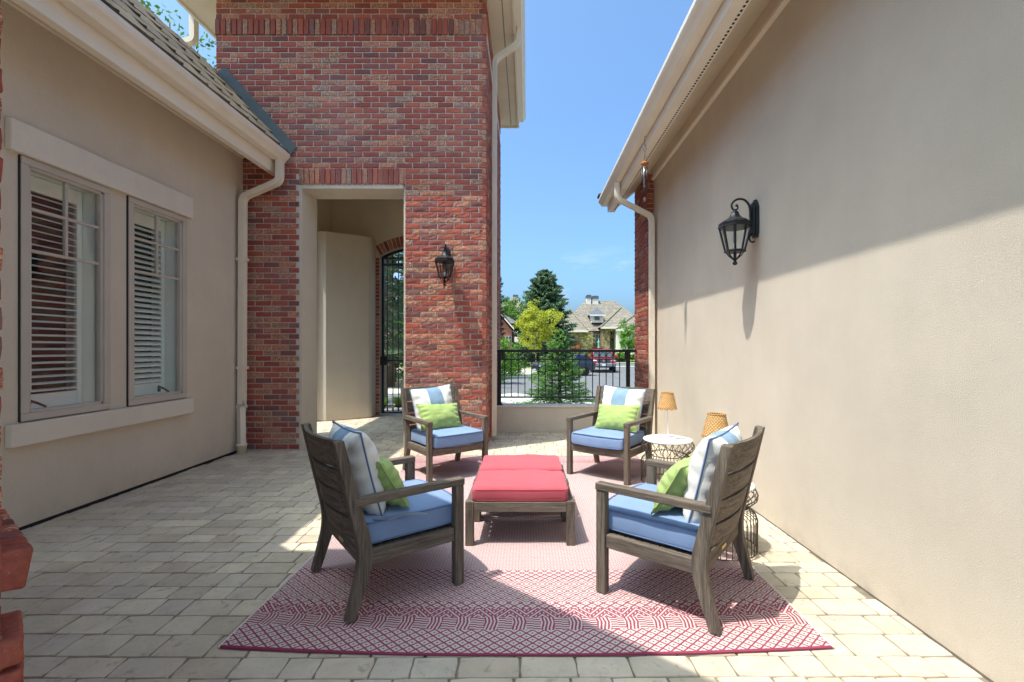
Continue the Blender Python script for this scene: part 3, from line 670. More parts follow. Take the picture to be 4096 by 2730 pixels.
while xx < gx1-.06:
    mb = MB(); mb.box(xx-.007, xx+.007, Yg-.007, Yg+.007, .05, azt(xx)-.03); gp(mb, 'bar'); 
    for zz in (.105, 2.857):
        m_ = put('ring', rme, gt, mw=Matrix.Translation((xx-.0515-ac, 0, zz)) @ Matrix.Diagonal((1.15, 1.15, 1.15, 1)))
    xx += .103
mb = MB(); mb.box(gx0-.03, gx0+.11, Yg-.05, Yg+.03, .93, 1.09); lk = gp(mb, 'lock_box', bevel=.006)
mb = MB(); mb.tube([(gx0+.06, Yg-.06, 1.0), (gx0+.06, Yg-.09, 1.0), (gx0+.16, Yg-.09, .99)], .009, 8); gp(mb, 'handle', lk)
# ------------------------------------------------------------------ rug
def mk_rug():
    g = G('rug'); o = g.obj(); X, Y, _ = g.sep(o)
    j = g.noise(o, 45, 2); X = g.ma('ADD', X, g.ma('MULTIPLY', g.ma('SUBTRACT', j, .5), .006)); Y0 = Y
    Y = g.ma('ADD', Y, g.ma('MULTIPLY', g.ma('MULTIPLY', g.ma('SUBTRACT', 1.0, g.ma('POWER', g.ma('ABSOLUTE', g.ma('DIVIDE', X, 1.28)), 2.0)), .05), g.ma('MAXIMUM', g.ma('DIVIDE', Y, -1.705), 0.0)))
    fr_ = lambda a, p: g.ma('ABSOLUTE', g.ma('SUBTRACT', g.ma('FRACT', g.ma('DIVIDE', a, p)), .5))     # triangle wave 0..0.5
    ye = g.ma('SUBTRACT', 1.705, g.ma('ABSOLUTE', Y))                                                   # distance from the nearer short end
    def dia(px, py):                                                                                    # |u|+|v| folded to a diamond lattice: 0 at centres, .5 at borders
        a = g.ma('ADD', fr_(X, px), fr_(Y, py)); return g.ma('SUBTRACT', .5, g.ma('ABSOLUTE', g.ma('SUBTRACT', a, .5)))
    lt = lambda a, b: g.ma('LESS_THAN', a, b); gt_ = lambda a, b: g.ma('GREATER_THAN', a, b)
    mx = lambda *a: a[0] if len(a) == 1 else g.ma('MAXIMUM', a[0], mx(*a[1:]))
    mu = lambda a, b: g.ma('MULTIPLY', a, b)
    # dark = 1
    def solid(px, py, line, dot): d = dia(px, py); return mx(lt(d, line), gt_(d, dot))
    def conc(px, py, n): d = dia(px, py); return lt(g.ma('FRACT', g.ma('ADD', g.ma('MULTIPLY', d, n*2.0), .25)), .40)
    bandA = solid(.054, .044, .115, .39); bandD = solid(.058, .046, .11, .38); bandF = solid(.05, .040, .10, .38)
    concE = conc(.084, .068, 2); field = conc(.0365, .034, 1.5)
    cell = g.ma('FRACT', g.ma('DIVIDE', X, .128)); hor = lt(cell, .5)
    vs_ = g.ma('ADD', X, g.ma('MULTIPLY', g.ma('SUBTRACT', fr_(Y, .11), .25), .02))
    hs = g.ma('ADD', Y, g.ma('MULTIPLY', g.ma('FLOOR', g.ma('DIVIDE', X, .032)), .005))
    st1 = lt(fr_(hs, .0165), .25); st2 = lt(fr_(vs_, .0165), .27)
    hatch = g.ma('ADD', mu(hor, st1), mu(g.ma('SUBTRACT', 1.0, hor), st2))
    zz = g.ma('ADD', Y, g.ma('MULTIPLY', fr_(X, .15), .16)); zig = lt(fr_(zz, .021), .24); dots = mu(gt_(fr_(X, .018), .2), lt(fr_(zz, .042), .12)); zig = mx(zig, dots)
    edge = lt(ye, .013)
    sel = lambda lo_, a, b: g.ma('ADD', mu(lt(ye, lo_), a), mu(g.ma('SUBTRACT', 1.0, lt(ye, lo_)), b))
    pat = sel(.013, 1.0, sel(.165, bandA, sel(.255, hatch, sel(.33, zig, sel(.38, bandD, sel(.585, concE, sel(.70, bandF, field)))))))
    c = g.mix(pat, lin(190, 181, 173), lin(138, 56, 76))
    c = g.mix(mu(lt(g.noise(o, 500, 1), .42), .35), c, lin(190, 130, 130)); c = g.mix(g.ma('MULTIPLY', edge, .7), c, lin(134, 58, 80))
    thr = g.ma('SINE', g.ma('MULTIPLY', X, 2*math.pi/.0035)); g.pr(c, .95, g.bump(g.ma('ADD', g.noise(o, 700, 1), pat), .25, .0015), spec=.1); M['rug'] = g.m
mk_rug(); simple('rug_edge', lin(214, 204, 192), .95, .1, 60)
rx, ry = (RUG[0]+RUG[1])/2, (RUG[2]+RUG[3])/2; hw, hd = (RUG[1]-RUG[0])/2, 1.705
mb = MB(); nx, ny = 26, 34; vs = []; fs = []
def rz_(x, y): return .0088+.003*mnoise.noise(Vector((x*2.3, y*2.1, 3)))
for j in range(ny+1):
    for i in range(nx+1):
        x, y = -hw+2*hw*i/nx, -hd+2*hd*j/ny
        bow = -.05*(1-(x/hw)**2)*max(0, -y/hd)+.006*mnoise.noise(Vector((x*1.6, y*1.6, 7))); x += .008*mnoise.noise(Vector((x*.8, y*1.3, 1)))
        vs.append((x, y+bow, rz_(x, y)))
for j in range(ny):
    for i in range(nx): a = j*(nx+1)+i; fs.append((a, a+1, a+nx+2, a+nx+1))
edge = [i for i in range(nx+1)]+[(nx+1)*j+nx for j in range(1, ny+1)]+[(nx+1)*ny+i for i in range(nx-1, -1, -1)]+[(nx+1)*j for j in range(ny-1, 0, -1)]
b = len(vs); vs += [(vs[i][0], vs[i][1], .0025) for i in edge]; k = len(edge)
fs += [(edge[(i+1) % k], edge[i], b+i, b+(i+1) % k) for i in range(k)]
mb.add(vs, fs); rug = mb.build('rug', 'rug'); rug.location = (rx, ry, 0)
tag(rug, 'large pink and cream diamond pattern rug on the paving', 'rug')
for sx in (-1, 1):
    mb = MB(); mb.tube([(sx*(hw+.004), -hd+2*hd*i/20, .007) for i in range(21)], .0055, 6); mb.build('side_binding', 'rug_edge', rug, smooth=True)
simple('drain_plate', lin(170, 180, 186), .4, .05, 10)
mb = MB(); mb.box(-.04, .04, -.035, .035, 0, .008); dp = mb.build('floor_plate', 'drain_plate', bevel=.003); dp.location = (-1.33, 3.02, .001); tag(dp, 'small grey square plate set in the lit paving', 'plate')

# ------------------------------------------------------------------ chairs
def sweep_rect(mb, path, w, t):         # path of (y,z), section w along x, t across
    n = len(path); L_, R_ = [], []
    for i, (y, z) in enumerate(path):
        a = path[max(i-1, 0)]; b = path[min(i+1, n-1)]; d = Vector((b[0]-a[0], b[1]-a[1])).normalized(); nrm = Vector((-d.y, d.x)); tt = t[i] if isinstance(t, (list, tuple)) else t
        L_.append((y+nrm.x*tt/2, z+nrm.y*tt/2)); R_.append((y-nrm.x*tt/2, z-nrm.y*tt/2))
    return L_+R_[::-1]
def bez(pts, n=5, rad=.05):
    return [(p.y, p.z) for p in bend([(0, a, b) for a, b in pts], rad, n)]
def make_chair():
    ch = bpy.data.objects.new('lounge_chair', None); C.objects.link(ch)
    post = bez([(-.275, 0), (-.195, .275), (-.325, .83)], 6, .09)
    for s in (-1, 1):
        mb = MB(); mb.box(s*.305-.023, s*.305+.023, .260, .310, 0, .522); mb.build('leg', 'wood_z', ch, bevel=.003)
        tt = [.044+.022*math.exp(-((z-.28)/.14)**2) for y, z in post]
        prof = sweep_rect(None, post, 0, tt); prof = [(y, max(0, min(.83, z))) for y, z in prof]
        mb = MB(); mb.prism(prof, 'x', s*.303-.022, s*.303+.022); mb.build('rear_post', 'wood_z', ch, bevel=.003)
        mb = MB(); mb.box(s*.307-.026, s*.307+.026, -.262, .313, .5225, .558); mb.build('arm', 'wood_y', ch, bevel=.004)
        mb = MB(); mb.box(s*.303-.017, s*.303+.017, -.19, .256, .235, .302); mb.build('side_rail', 'wood_y', ch, bevel=.003)
    def bowed(y, z0, z1, th, bow, x=.279, n=12, lean=0, name='r', mat='wood_x'):
        mb = MB(); vs = []; fs = []
        for i in range(n+1):
            u = -1+2*i/n; yy = y+bow*(1-u*u)
            for (dy, z, ly) in ((-th/2, z0, 0), (th/2, z0, 0), (th/2, z1, lean), (-th/2, z1, lean)): vs.append((u*x, yy+dy+ly, z))
        for i in range(n):
            a = i*4
            for q in range(4): fs.append((a+q, a+(q+1) % 4, a+4+(q+1) % 4, a+4+q))
        fs += [(3, 2, 1, 0), tuple(range(n*4, n*4+4))]; mb.add(vs, fs); return mb.build(name, mat, ch, bevel=.0025)
    bowed(.283, .235, .302, .034, .02, name='front_rail')
    rr_ = bowed(-.205, .232, .302, .034, 0, name='rear_rail')
    mb = MB(); mb.box(-.035, .035, -.2255, -.2222, .258, .273); mb.build('plaque', 'brass', rr_)
    zs = [(.345, .448), (.462, .565), (.579, .682), (.696, .828)]; sl = (-.325+.195)/(.83-.275)
    for a, b in zs:
        y0 = -.195+(a-.275)*sl; bowed(y0-.002, a, b, .022, -.042, lean=(b-a)*sl, name='back_slat')
    for k in range(5): 
        mb = MB(); yy = -.14+k*.09; mb.box(-.284, .284, yy-.042, yy+.042, .278, .296); mb.build('seat_slat', 'wood_x', ch)
    W_, D_, H_ = .555, .52, .115
    def cf(q):
        u, v = q.x/(W_/2), q.y/(D_/2); dz = .016*(1-u*u)*(1-v*v) if q.z > 0 else 0
        return Vector((q.x*(1+.006*math.sin(v*5)), q.y+(.028*(1-u*u) if q.y > 0 else 0)*max(0, v), q.z+dz+.004*mnoise.noise(Vector((q.x*8, q.y*8, 1)))+.0025*mnoise.noise(Vector((q.x*26, q.y*26, q.z*26)))))
    cu = rbox(W_, D_, H_, .028, 10, cf, (0, .062, .362)).build('seat_cushion', 'blue_cushion', ch, smooth=True)
    for zz in (.306+.012, .419-.012+.006):
        path = []; hx, hy, rc = W_/2-.006, D_/2-.006, .035
        for cx_, cy_, a0 in ((hx-rc, hy-rc, 0), (-hx+rc, hy-rc, 90), (-hx+rc, -hy+rc, 180), (hx-rc, -hy+rc, 270)):
            for k in range(5): a = R(a0+k*22.5); path.append((cx_+rc*math.cos(a), cy_+rc*math.sin(a)))
        full = []
        for i in range(len(path)):
            p, q = path[i], path[(i+1) % len(path)]; n = max(1, int(math.hypot(q[0]-p[0], q[1]-p[1])/.04))
            full += [(p[0]+(q[0]-p[0])*t/n, p[1]+(q[1]-p[1])*t/n) for t in range(n)]
        pts = []
        for x, y in full:
            q = cf(Vector((x, y, .01))); pts.append((q.x*1.006, (q.y)*1.008+.062, zz+(.004 if zz > .36 else 0)*(1-(x/.29)**2)))
        mb = MB(); mb.tube(pts, .0052, 6, closed=True, up=(0, 0, 1)); mb.build('piping', 'blue_piping', cu, smooth=True)
    return ch
chair_specs = [((-.782, 2.515), 38, 'dark weathered wood lounge chair in the front left, seen from behind in shade'),
               ((.797, 2.43), 141.5, 'weathered grey wood lounge chair in the front right, its back to the camera'),
               ((-.845, 4.70), -52, 'weathered grey wood lounge chair before the brick column'),
               ((.834, 4.62), -127, 'weathered grey wood lounge chair between the railing and the wire table')]
proto = make_chair(); CM = []
for i, ((x, y), a, lab) in enumerate(chair_specs):
    c_ = proto if i == 0 else copy_tree(proto)
    c_.location = (x, y, .0105); c_.rotation_euler = (0, 0, R(a-90)); tag(c_, lab, 'chair', 'four wooden lounge chairs on the rug')
    CM.append(Matrix.Translation((x, y, .0105)) @ Matrix.Rotation(R(a-90), 4, 'Z'))
mb = MB(); mb.tube([(.25, -.14, .425), (.31, -.09, .43), (.30, -.02, .432), (.33, .05, .428), (.335, .10, .415)], [.016, .012, .014, .013, .017], 6, sec=[(-1, -.22), (1, -.22), (1, .22), (-1, .22)], up=(1, 0, 0)); mb.build('cushion_tie', 'grey_tie', proto)

def pillow_mesh(W_, H_, T, seed, mat, n=26, ears=.07):
    vs = []; fs = []; idx = {}
    for s in (1, -1):
        for j in range(n+1):
            for i in range(n+1):
                u, v = -1+2*i/n, -1+2*j/n; bd_ = i in (0, n) or j in (0, n)
                if s < 0 and bd_: idx[(s, i, j)] = idx[(1, i, j)]; continue
                x = u*W_/2*(1-ears*(1-v*v)*u*u); y = v*H_/2*(1-ears*(1-u*u)*v*v)
                t = (max(0, 1-abs(u)**2.3)*max(0, 1-abs(v)**2.3))**.55
                wr = mnoise.noise(Vector((u*2.1, v*2.1, seed*3.7)))*.010+mnoise.noise(Vector((u*6, v*6, seed*5.1+s)))*.006*min(1, t*3)
                e = max(abs(u), abs(v)); fold = .0085*math.sin((u if abs(v) > abs(u) else v)*17+seed)*max(0, 1-abs(e-.84)/.22)
                z = s*(T/2*t+(fold+wr*t)*(0 if bd_ else 1))
                idx[(s, i, j)] = len(vs); vs.append((x, y, z))
        for j in range(n):
            for i in range(n):
                q = (idx[(s, i, j)], idx[(s, i+1, j)], idx[(s, i+1, j+1)], idx[(s, i, j+1)]); fs.append(q if s > 0 else q[::-1])
    ring = [(i, 0) for i in range(n)]+[(n, j) for j in range(n)]+[(i, n) for i in range(n, 0, -1)]+[(0, j) for j in range(n, 0, -1)]
    mb = MB(); mb.add(vs, fs); return mb, [vs[idx[(1, i, j)]] for i, j in ring]
def pillow(name, W_, H_, T, seed, mat, pip, M4, label, cat, group):
    mb, ring = pillow_mesh(W_, H_, T, seed, mat); o = mb.build(name, mat, smooth=True); o.matrix_world = M4; tag(o, label, cat, group)
    mb = MB(); mb.tube([Vector(p) for p in ring], .0046, 6, closed=True, up=(0, 0, 1)); mb.build('piping', pip, o, smooth=True); return o
where = ['on the dark front left chair', 'on the front right chair', 'on the chair before the brick column', 'on the chair by the railing']
tw_s = [(0, .02, 0), (0, -.01, 2), (.03, .0, -4), (-.03, .0, 3)]; tw_g = [(.02, .0, 4), (-.02, .01, -3), (.035, .0, 3), (-.05, .0, -3)]
for i, cm in enumerate(CM):
    dx, dy, rt = tw_s[i]
    # local pillow: x right, y up, z thickness -> tilt back against the slats
    m = cm @ Matrix.Translation((dx, -.165+dy, .617)) @ Matrix.Rotation(R(90+14), 4, 'X') @ Matrix.Rotation(R(rt), 4, 'Z') 
    pillow('striped_pillow', .47, .46, .21, i+1, 'stripe_pillow', 'blue_piping', m, 'white square pillow with a wide blue stripe '+where[i], 'pillow', 'striped pillows')
    dx, dy, rt = tw_g[i]
    m = cm @ Matrix.Translation((dx, -.03+dy, .548)) @ Matrix.Rotation(R(90+30), 4, 'X') @ Matrix.Rotation(R(rt), 4, 'Z')
    pillow('green_pillow', .45, .28, .165, i+11, 'green_pillow', 'green_pillow', m, 'lime green lumbar pillow '+where[i], 'pillow', 'green lumbar pillows')

# ------------------------------------------------------------------ ottomans
def make_ottoman():
    ot = bpy.data.objects.new('ottoman', None); C.objects.link(ot); W_, D_ = .69, .455
    for sx in (-1, 1):
        for sy in (-1, 1):
            mb = MB(); mb.box(sx*(W_/2-.026)-.026, sx*(W_/2-.026)+.026, sy*(D_/2-.026)-.026, sy*(D_/2-.026)+.026, 0, .278); lg = mb.build('leg', 'wood_z', ot, bevel=.003)
            if sy < 0:
                for zz in (.245, .262):
                    mb = MB(); mb.lathe([(.004, 0), (.004, .002)], 8); pg = mb.build('plug', 'brass', lg); pg.matrix_basis = Matrix.Translation((sx*(W_/2-.026), -D_/2-.0005, zz-.012)) @ Matrix.Rotation(R(90), 4, 'X')
    for sy in (-1, 1):
        mb = MB(); mb.box(-W_/2+.053, W_/2-.053, sy*(D_/2-.02)-.017, sy*(D_/2-.02)+.017, .212, .274); mb.build('rail', 'wood_x', ot, bevel=.003)
    for sx in (-1, 1):
        mb = MB(); mb.box(sx*(W_/2-.02)-.017, sx*(W_/2-.02)+.017, -D_/2+.053, D_/2-.053, .212, .274); mb.build('rail', 'wood_y', ot, bevel=.003)
    for k in range(5):
        mb = MB(); yy = -.16+k*.08; mb.box(-W_/2+.04, W_/2-.04, yy-.028, yy+.028, .252, .268); mb.build('slat', 'wood_x', ot)
    cw, cd, chh = .615, .435, .09
    def cf(q):
        u, v = q.x/(cw/2), q.y/(cd/2); dz = .014*(1-u*u)*(1-v**4) if q.z > 0 else 0
        return Vector((q.x+.004*math.sin(v*4+1), q.y, q.z+dz+.005*mnoise.noise(Vector((q.x*6, q.y*6, 4)))+.002*mnoise.noise(Vector((q.x*24, q.y*24, q.z*24)))))
    cu = rbox(cw, cd, chh, .026, 10, cf, (0, 0, .317)).build('cushion', 'red_cushion', ot, smooth=True)
    for zz in (.283, .346):
        path = []; hx, hy, rc = cw/2-.004, cd/2-.004, .03
        for cx_, cy_, a0 in ((hx-rc, hy-rc, 0), (-hx+rc, hy-rc, 90), (-hx+rc, -hy+rc, 180), (hx-rc, -hy+rc, 270)):
            for k in range(6): a = R(a0+k*18); path.append((cx_+rc*math.cos(a), cy_+rc*math.sin(a), zz))
        mb = MB(); mb.tube(path, .0048, 6, closed=True, up=(0, 0, 1)); mb.build('piping', 'red_piping', cu, smooth=True)
    return ot
o1 = make_ottoman(); o2 = copy_tree(o1)
o1.location = (-.047, 3.135, .0105); o2.location = (-.05, 3.607, .0105); o2.rotation_euler = (0, 0, R(.6))
tag(o1, 'wooden ottoman with coral red cushion nearest the camera', 'ottoman', 'two coral ottomans pushed together')
tag(o2, 'wooden ottoman with coral red cushion, the farther one toward the railing', 'ottoman', 'two coral ottomans pushed together')

# ------------------------------------------------------------------ wire side tables and lamps
def wire_pts(tw):
    prof = [(.205, .388), (.228, .372), (.240, .345), (.236, .318), (.212, .292), (.183, .272), (.170, .258), (.180, .246), (.208, .236), (.230, .215), (.238, .185), (.237, .14), (.236, .07), (.236, .006)]
    out = []
    for i, (r_, z) in enumerate(prof):
        t = min(1, max(0, (.388-z)/(.388-.258))); a = tw*(t-1)
        out.append((r_*math.cos(a), r_*math.sin(a), z))
    return out
wm = []
for tw_ in (R(14), R(-14)):
    mb = MB(); mb.tube(wire_pts(tw_), .0026, 5); wm.append(mb.mesh('wire', 'wire_metal', True))
def make_table():
    t = bpy.data.objects.new('side_table', None); C.objects.link(t)
    mb = MB(); mb.lathe([(.205, .384), (.218, .387), (.221, .393), (.219, .400), (.205, .403), (.19, .4015), (.05, .4015)], 40); mb.build('table_top', 'white_top', t, smooth=False, bevel=.001)
    for r_, z in ((.172, .258), (.236, .006), (.206, .386)):
        mb = MB(); mb.tube([(r_*math.cos(a*R(9)), r_*math.sin(a*R(9)), z) for a in range(40)], .004, 6, closed=True, up=(0, 0, 1)); mb.build('hoop', 'wire_metal', t, smooth=True)
    for k in range(44): put('wire', wm[k % 2], t, mw=Matrix.Rotation(R(360*k/44), 4, 'Z'))
    return t
t1 = make_table(); t2 = copy_tree(t1); t1.location = (1.30, 4.30, .0105); t2.location = (1.195, 2.93, .0105)
tag(t1, 'round wire side table with white top by the chair near the railing', 'side table', 'wire side tables')
tag(t2, 'round wire side table mostly hidden behind the front right chair', 'side table', 'wire side tables')
def make_lamp():
    t = bpy.data.objects.new('table_lamp', None); C.objects.link(t)
    mb = MB(); mb.box(-.055, .055, -.045, .045, 0, .014); mb.build('base', 'lamp_white', t, bevel=.002)
    mb = MB(); mb.lathe([(.0055, .014), (.0052, .30), (.012, .305), (.012, .33), (.004, .34)], 10); mb.build('stem', 'lamp_white', t)
    n = 44; mb = MB(); zb = lambda a: .288-.011*abs(math.sin(a*5.5))
    vs = []; fs = []; rows = 9
    for k in range(n):
        a = 2*math.pi*k/n; b0 = zb(a)
        for j in range(rows+1):
            tt = j/rows; z = b0+(.425-b0)*tt; r_ = .084+(.053-.084)*tt+(.0022 if (k+j) % 2 else 0); vs.append((r_*math.cos(a), r_*math.sin(a), z))
    m = rows+1; off = len(vs)
    vs += [(x*.955, y*.955, z) for x, y, z in vs]
    for k in range(n):
        q = (k+1) % n
        for j in range(rows):
            fs.append((k*m+j, q*m+j, q*m+j+1, k*m+j+1)); fs.append((off+k*m+j+1, off+q*m+j+1, off+q*m+j, off+k*m+j))
        fs.append((k*m+rows, q*m+rows, off+q*m+rows, off+k*m+rows)); fs.append((k*m, off+k*m, off+q*m, q*m))
    mb.add(vs, fs); sh = mb.build('lamp_shade', 'wicker', t, smooth=True)
    mb = MB(); mb.tube([(.0545*math.cos(a*R(15)), .0545*math.sin(a*R(15)), .426) for a in range(24)], .0045, 6, closed=True, up=(0, 0, 1)); mb.build('rim', 'wicker', sh, smooth=True)
    mb = MB(); mb.tube([(.0855*math.cos(2*math.pi*k/88), .0855*math.sin(2*math.pi*k/88), zb(2*math.pi*k/88)) for k in range(88)], .0042, 5, closed=True, up=(0, 0, 1)); mb.build('rim', 'wicker', sh, smooth=True)
    return t
l1 = make_lamp(); l2 = copy_tree(l1)
l1.location = (1.30, 4.28, .4125); l1.rotation_euler = (0, R(-1), R(3)); l2.location = (1.185, 2.92, .4125); l2.rotation_euler = (0, R(1.5), R(20))
tag(l1, 'table lamp with scalloped wicker shade, whole and standing on the white wire table', 'lamp', 'wicker shade table lamps')
tag(l2, 'table lamp with scalloped wicker shade rising behind the front right chair pillow', 'lamp', 'wicker shade table lamps')

# ------------------------------------------------------------------ wall lanterns
def make_lantern():
    t = bpy.data.objects.new('wall_lantern', None); C.objects.link(t); cy = .165; n = 8; ph = R(22.5)
    mb = MB(); mb.prism([(-.045, .235), (-.045, .44), (-.030, .475), (-.012, .50), (.012, .50), (.030, .475), (.045, .44), (.045, .235), (.026, .21), (-.026, .21)], 'y', 0, .022)
    mb.prism([(-.034, .245), (-.034, .43), (-.012, .475), (.012, .475), (.034, .43), (.034, .245), (.018, .225), (-.018, .225)], 'y', .022, .040); bp = mb.build('back_plate', 'lantern_metal', t, bevel=.004)
    arm = [(0, .03, .30), (0, .046, .36), (0, .05, .43), (0, .062, .468), (0, .09, .498), (0, .125, .507), (0, .160, .498), (0, .185, .474), (0, .190, .45), (0, .180, .428), (0, .163, .422), (0, .147, .430), (0, .143, .447), (0, .152, .457)]
    sm_ = [Vector(a) for a in arm]; path = []
    for i in range(len(sm_)-1):
        p0, p1, p2, p3 = sm_[max(i-1, 0)], sm_[i], sm_[i+1], sm_[min(i+2, len(sm_)-1)]
        for k in range(4):
            q = k/4; path.append(.5*((2*p1)+(p2-p0)*q+(2*p0-5*p1+4*p2-p3)*q*q+(3*p1-p0-3*p2+p3)*q**3))
    mb = MB(); mb.tube(path, [.0095-.003*(i/len(path)) for i in range(len(path))], 8); mb.lathe([(.002, -.01), (.0105, -.004), (.0105, .004), (.002, .01)], 8, (0, .152, .457)); mb.build('scroll_arm', 'lantern_metal', t, smooth=True)
    mb = MB(); mb.tube([(0, .03, .25), (0, .05, .235), (0, .055, .205), (0, .046, .182), (0, .03, .176), (0, .018, .184)], [.008, .008, .0075, .007, .006, .008], 8); mb.build('lower_scroll', 'lantern_metal', bp, smooth=True)
    cap = [(.115, .286), (.121, .289), (.121, .303), (.113, .307), (.117, .312), (.117, .322), (.100, .336), (.078, .346), (.055, .359), (.038, .377), (.029, .397), (.026, .408), (.014, .416), (.011, .426), (.004, .430)]
    mb = MB(); mb.lathe(cap, n, (0, cy, 0), ph); cp = mb.build('cap', 'lantern_metal', t)
    mb = MB(); mb.lathe([(.060, .098), (.078, .100), (.080, .108), (.070, .116), (.066, .116)], n, (0, cy, 0), ph); mb.build('bottom_plate', 'lantern_metal', t)
    mb = MB(); mb.lathe([(.004, .0), (.013, .004), (.0175, .014), (.0165, .024), (.009, .030), (.010, .036), (.016, .042), (.012, .050), (.010, .098)], 12, (0, cy, 0))
    for k in range(8):
        a = 2*math.pi*k/8+ph; mb.tube([(.062*math.cos(a), cy+.062*math.sin(a), .100), (.045*math.cos(a), cy+.045*math.sin(a), .074), (.012*math.cos(a), cy+.012*math.sin(a), .044)], .004, 5)
    mb.build('finial_cage', 'lantern_metal', t, smooth=True)
    for k in range(8):
        a = 2*math.pi*k/8+ph; b_ = 2*math.pi*(k+1)/8+ph
        mb = MB(); mb.tube([(.069*math.cos(a), cy+.069*math.sin(a), .114), (.110*math.cos(a), cy+.110*math.sin(a), .288)], .0055, sec=[(-1, -1), (1, -1), (1, 1), (-1, 1)]); mb.build('corner_bar', 'lantern_metal', t)
        mb = MB(); mb.add([(.067*math.cos(a), cy+.067*math.sin(a), .116), (.067*math.cos(b_), cy+.067*math.sin(b_), .116), (.107*math.cos(b_), cy+.107*math.sin(b_), .287), (.107*math.cos(a), cy+.107*math.sin(a), .287)], [(0, 1, 2, 3)]); mb.build('pane', 'glass', t)
    mb = MB(); mb.lathe([(.013, .110), (.013, .165), (.010, .168)], 10, (0, cy, 0)); cd = mb.build('candle_tube', 'porcelain', t, smooth=True)
    mb = MB(); mb.lathe([(.006, .168), (.014, .180), (.019, .205), (.016, .228), (.007, .250), (.001, .256)], 12, (0, cy, 0)); mb.build('bulb', 'glass', cd, smooth=True)
    mb = MB(); mb.tube([(-.005, cy, .175), (-.004, cy, .225), (.004, cy, .225), (.005, cy, .175)], .0018, 5); mb.build('filament', 'brass', cd)
    return t
la = make_lantern(); lb = copy_tree(la)
la.location = (XR-.002, 3.53, 1.885); la.rotation_euler = (0, 0, R(90)); lb.location = (-.985, YF-.006, 1.985); lb.rotation_euler = (0, 0, R(180))
tag(la, 'black scroll arm lantern mounted on the right stucco wall', 'lantern', 'black wall lanterns'); tag(lb, 'black scroll arm lantern mounted on the red brick column', 'lantern', 'black wall lanterns')

# ------------------------------------------------------------------ wind chime
wcm = thing('wind_chime', 'small wind chime with metal tubes hanging from the right eave', 'wind chime', (1.215, 4.79, 2.76))
def cp_(mb, name, mat, **k): return WB(mb, name, mat, wcm, **k)
wx, wy = 1.215, 4.79
mb = MB(); mb.tube([(wx+.02, wy, 3.45), (wx-.005, wy, 3.44), (wx, wy, 3.40), (wx, wy, 3.36)], .0022, 5); mb.tube([(wx, wy, 3.285), (wx, wy, 3.255)], .0015, 5)
for k in range(3): a = R(120*k); mb.tube([(wx, wy, 3.255), (wx+.03*math.cos(a), wy+.03*math.sin(a), 3.175)], .0013, 4)
mb.tube([(wx, wy, 3.16), (wx, wy, 2.81)], .001, 4); cp_(mb, 'cord', 'steel_dark')
mb = MB(); mb.tube([(wx+.018*math.cos(a*R(18)), wy+.012*math.cos(a*R(18)), 3.322+.037*math.sin(a*R(18))) for a in range(20)], .004, 6, closed=True); mb.tube([(wx-.008, wy, 3.30), (wx+.006, wy, 3.32), (wx-.006, wy, 3.335), (wx+.008, wy, 3.35)], .004, 6); cp_(mb, 'medallion', 'chrome', smooth=True)
mb = MB(); mb.lathe([(.03, 3.148), (.039, 3.152), (.040, 3.168), (.034, 3.174), (.01, 3.175)], 18, (wx, wy, 0)); cp_(mb, 'disc', 'cedar', smooth=True)
for k in range(5):
    a = R(72*k+20); zb_ = [2.86, 2.93, 2.88, 2.95, 2.90][k]
    mb = MB(); mb.lathe([(.0065, zb_), (.0065, 3.125)], 10, (wx+.027*math.cos(a), wy+.027*math.sin(a), 0)); cp_(mb, 'chime_tube', 'chrome' if k % 2 else 'steel_dark', smooth=True)
mb = MB(); mb.lathe([(.012, 3.035), (.014, 3.045), (.012, 3.055)], 12, (wx, wy, 0)); cp_(mb, 'striker', 'cedar', smooth=True)
mb = MB(); mb.prism([(wx, 2.765), (wx+.014, 2.785), (wx+.010, 2.805), (wx, 2.815), (wx-.010, 2.805), (wx-.014, 2.785)], 'y', wy-.002, wy+.002); cp_(mb, 'sail', 'chrome', bevel=.001)
# ------------------------------------------------------------------ terrain, road, walks
def sst(a, b, x): t = min(1, max(0, (x-a)/(b-a))); return t*t*(3-2*t)
def hgt(x, y):
    z = -.8+.75*sst(50, 74, y)
    if y > 8: z = z+(-.03-z)*(1-sst(-.21, -.13, x/y))*(1-sst(40, 60, y))
    return z
def sheet(name, mat, rows, off, label, nx=24, cat=None):
    """rows: list of (y, x0, x1)"""
    mb = MB(); vs = []; fs = []
    for y, a, b in rows:
        for i in range(nx+1): x = a+(b-a)*i/nx; vs.append((x, y, hgt(x, y)+off))
    for j in range(len(rows)-1):
        for i in range(nx): q = j*(nx+1)+i; fs.append((q, q+1, q+nx+2, q+nx+1))
    mb.add(vs, fs); o = mb.build(name, mat, recalc=False); tag(o, label, kind='structure'); return o
xs_ = sorted(set([-300, -150, -80, -50]+list(range(-40, 41, 2))+[50, 80, 150, 300])); ys_ = sorted(set([-200, -60, -20, -5, 0, 8, 8.5]+[9+i*.5 for i in range(14)]+list(range(16, 90, 2))+[100, 130, 180, 260, 400, 700]))
mb = MB(); vs = [(x, y, hgt(x, y)-.03-(.4 if y < 8.4 else 0)) for y in ys_ for x in xs_]; n_ = len(xs_)
mb.add(vs, [(j*n_+i, j*n_+i+1, (j+1)*n_+i+1, (j+1)*n_+i) for j in range(len(ys_)-1) for i in range(n_-1)])
gr = mb.build('ground', 'mulch', recalc=False); tag(gr, 'bare ground around the houses', kind='structure')
curb = [(30, -6), (30.2, -1.75), (31, -.8), (31.2, .1), (32, 2.2), (33.7, 4.03), (36, 4.7), (39.3, 5.4), (44, 5.8), (47.5, 6)]
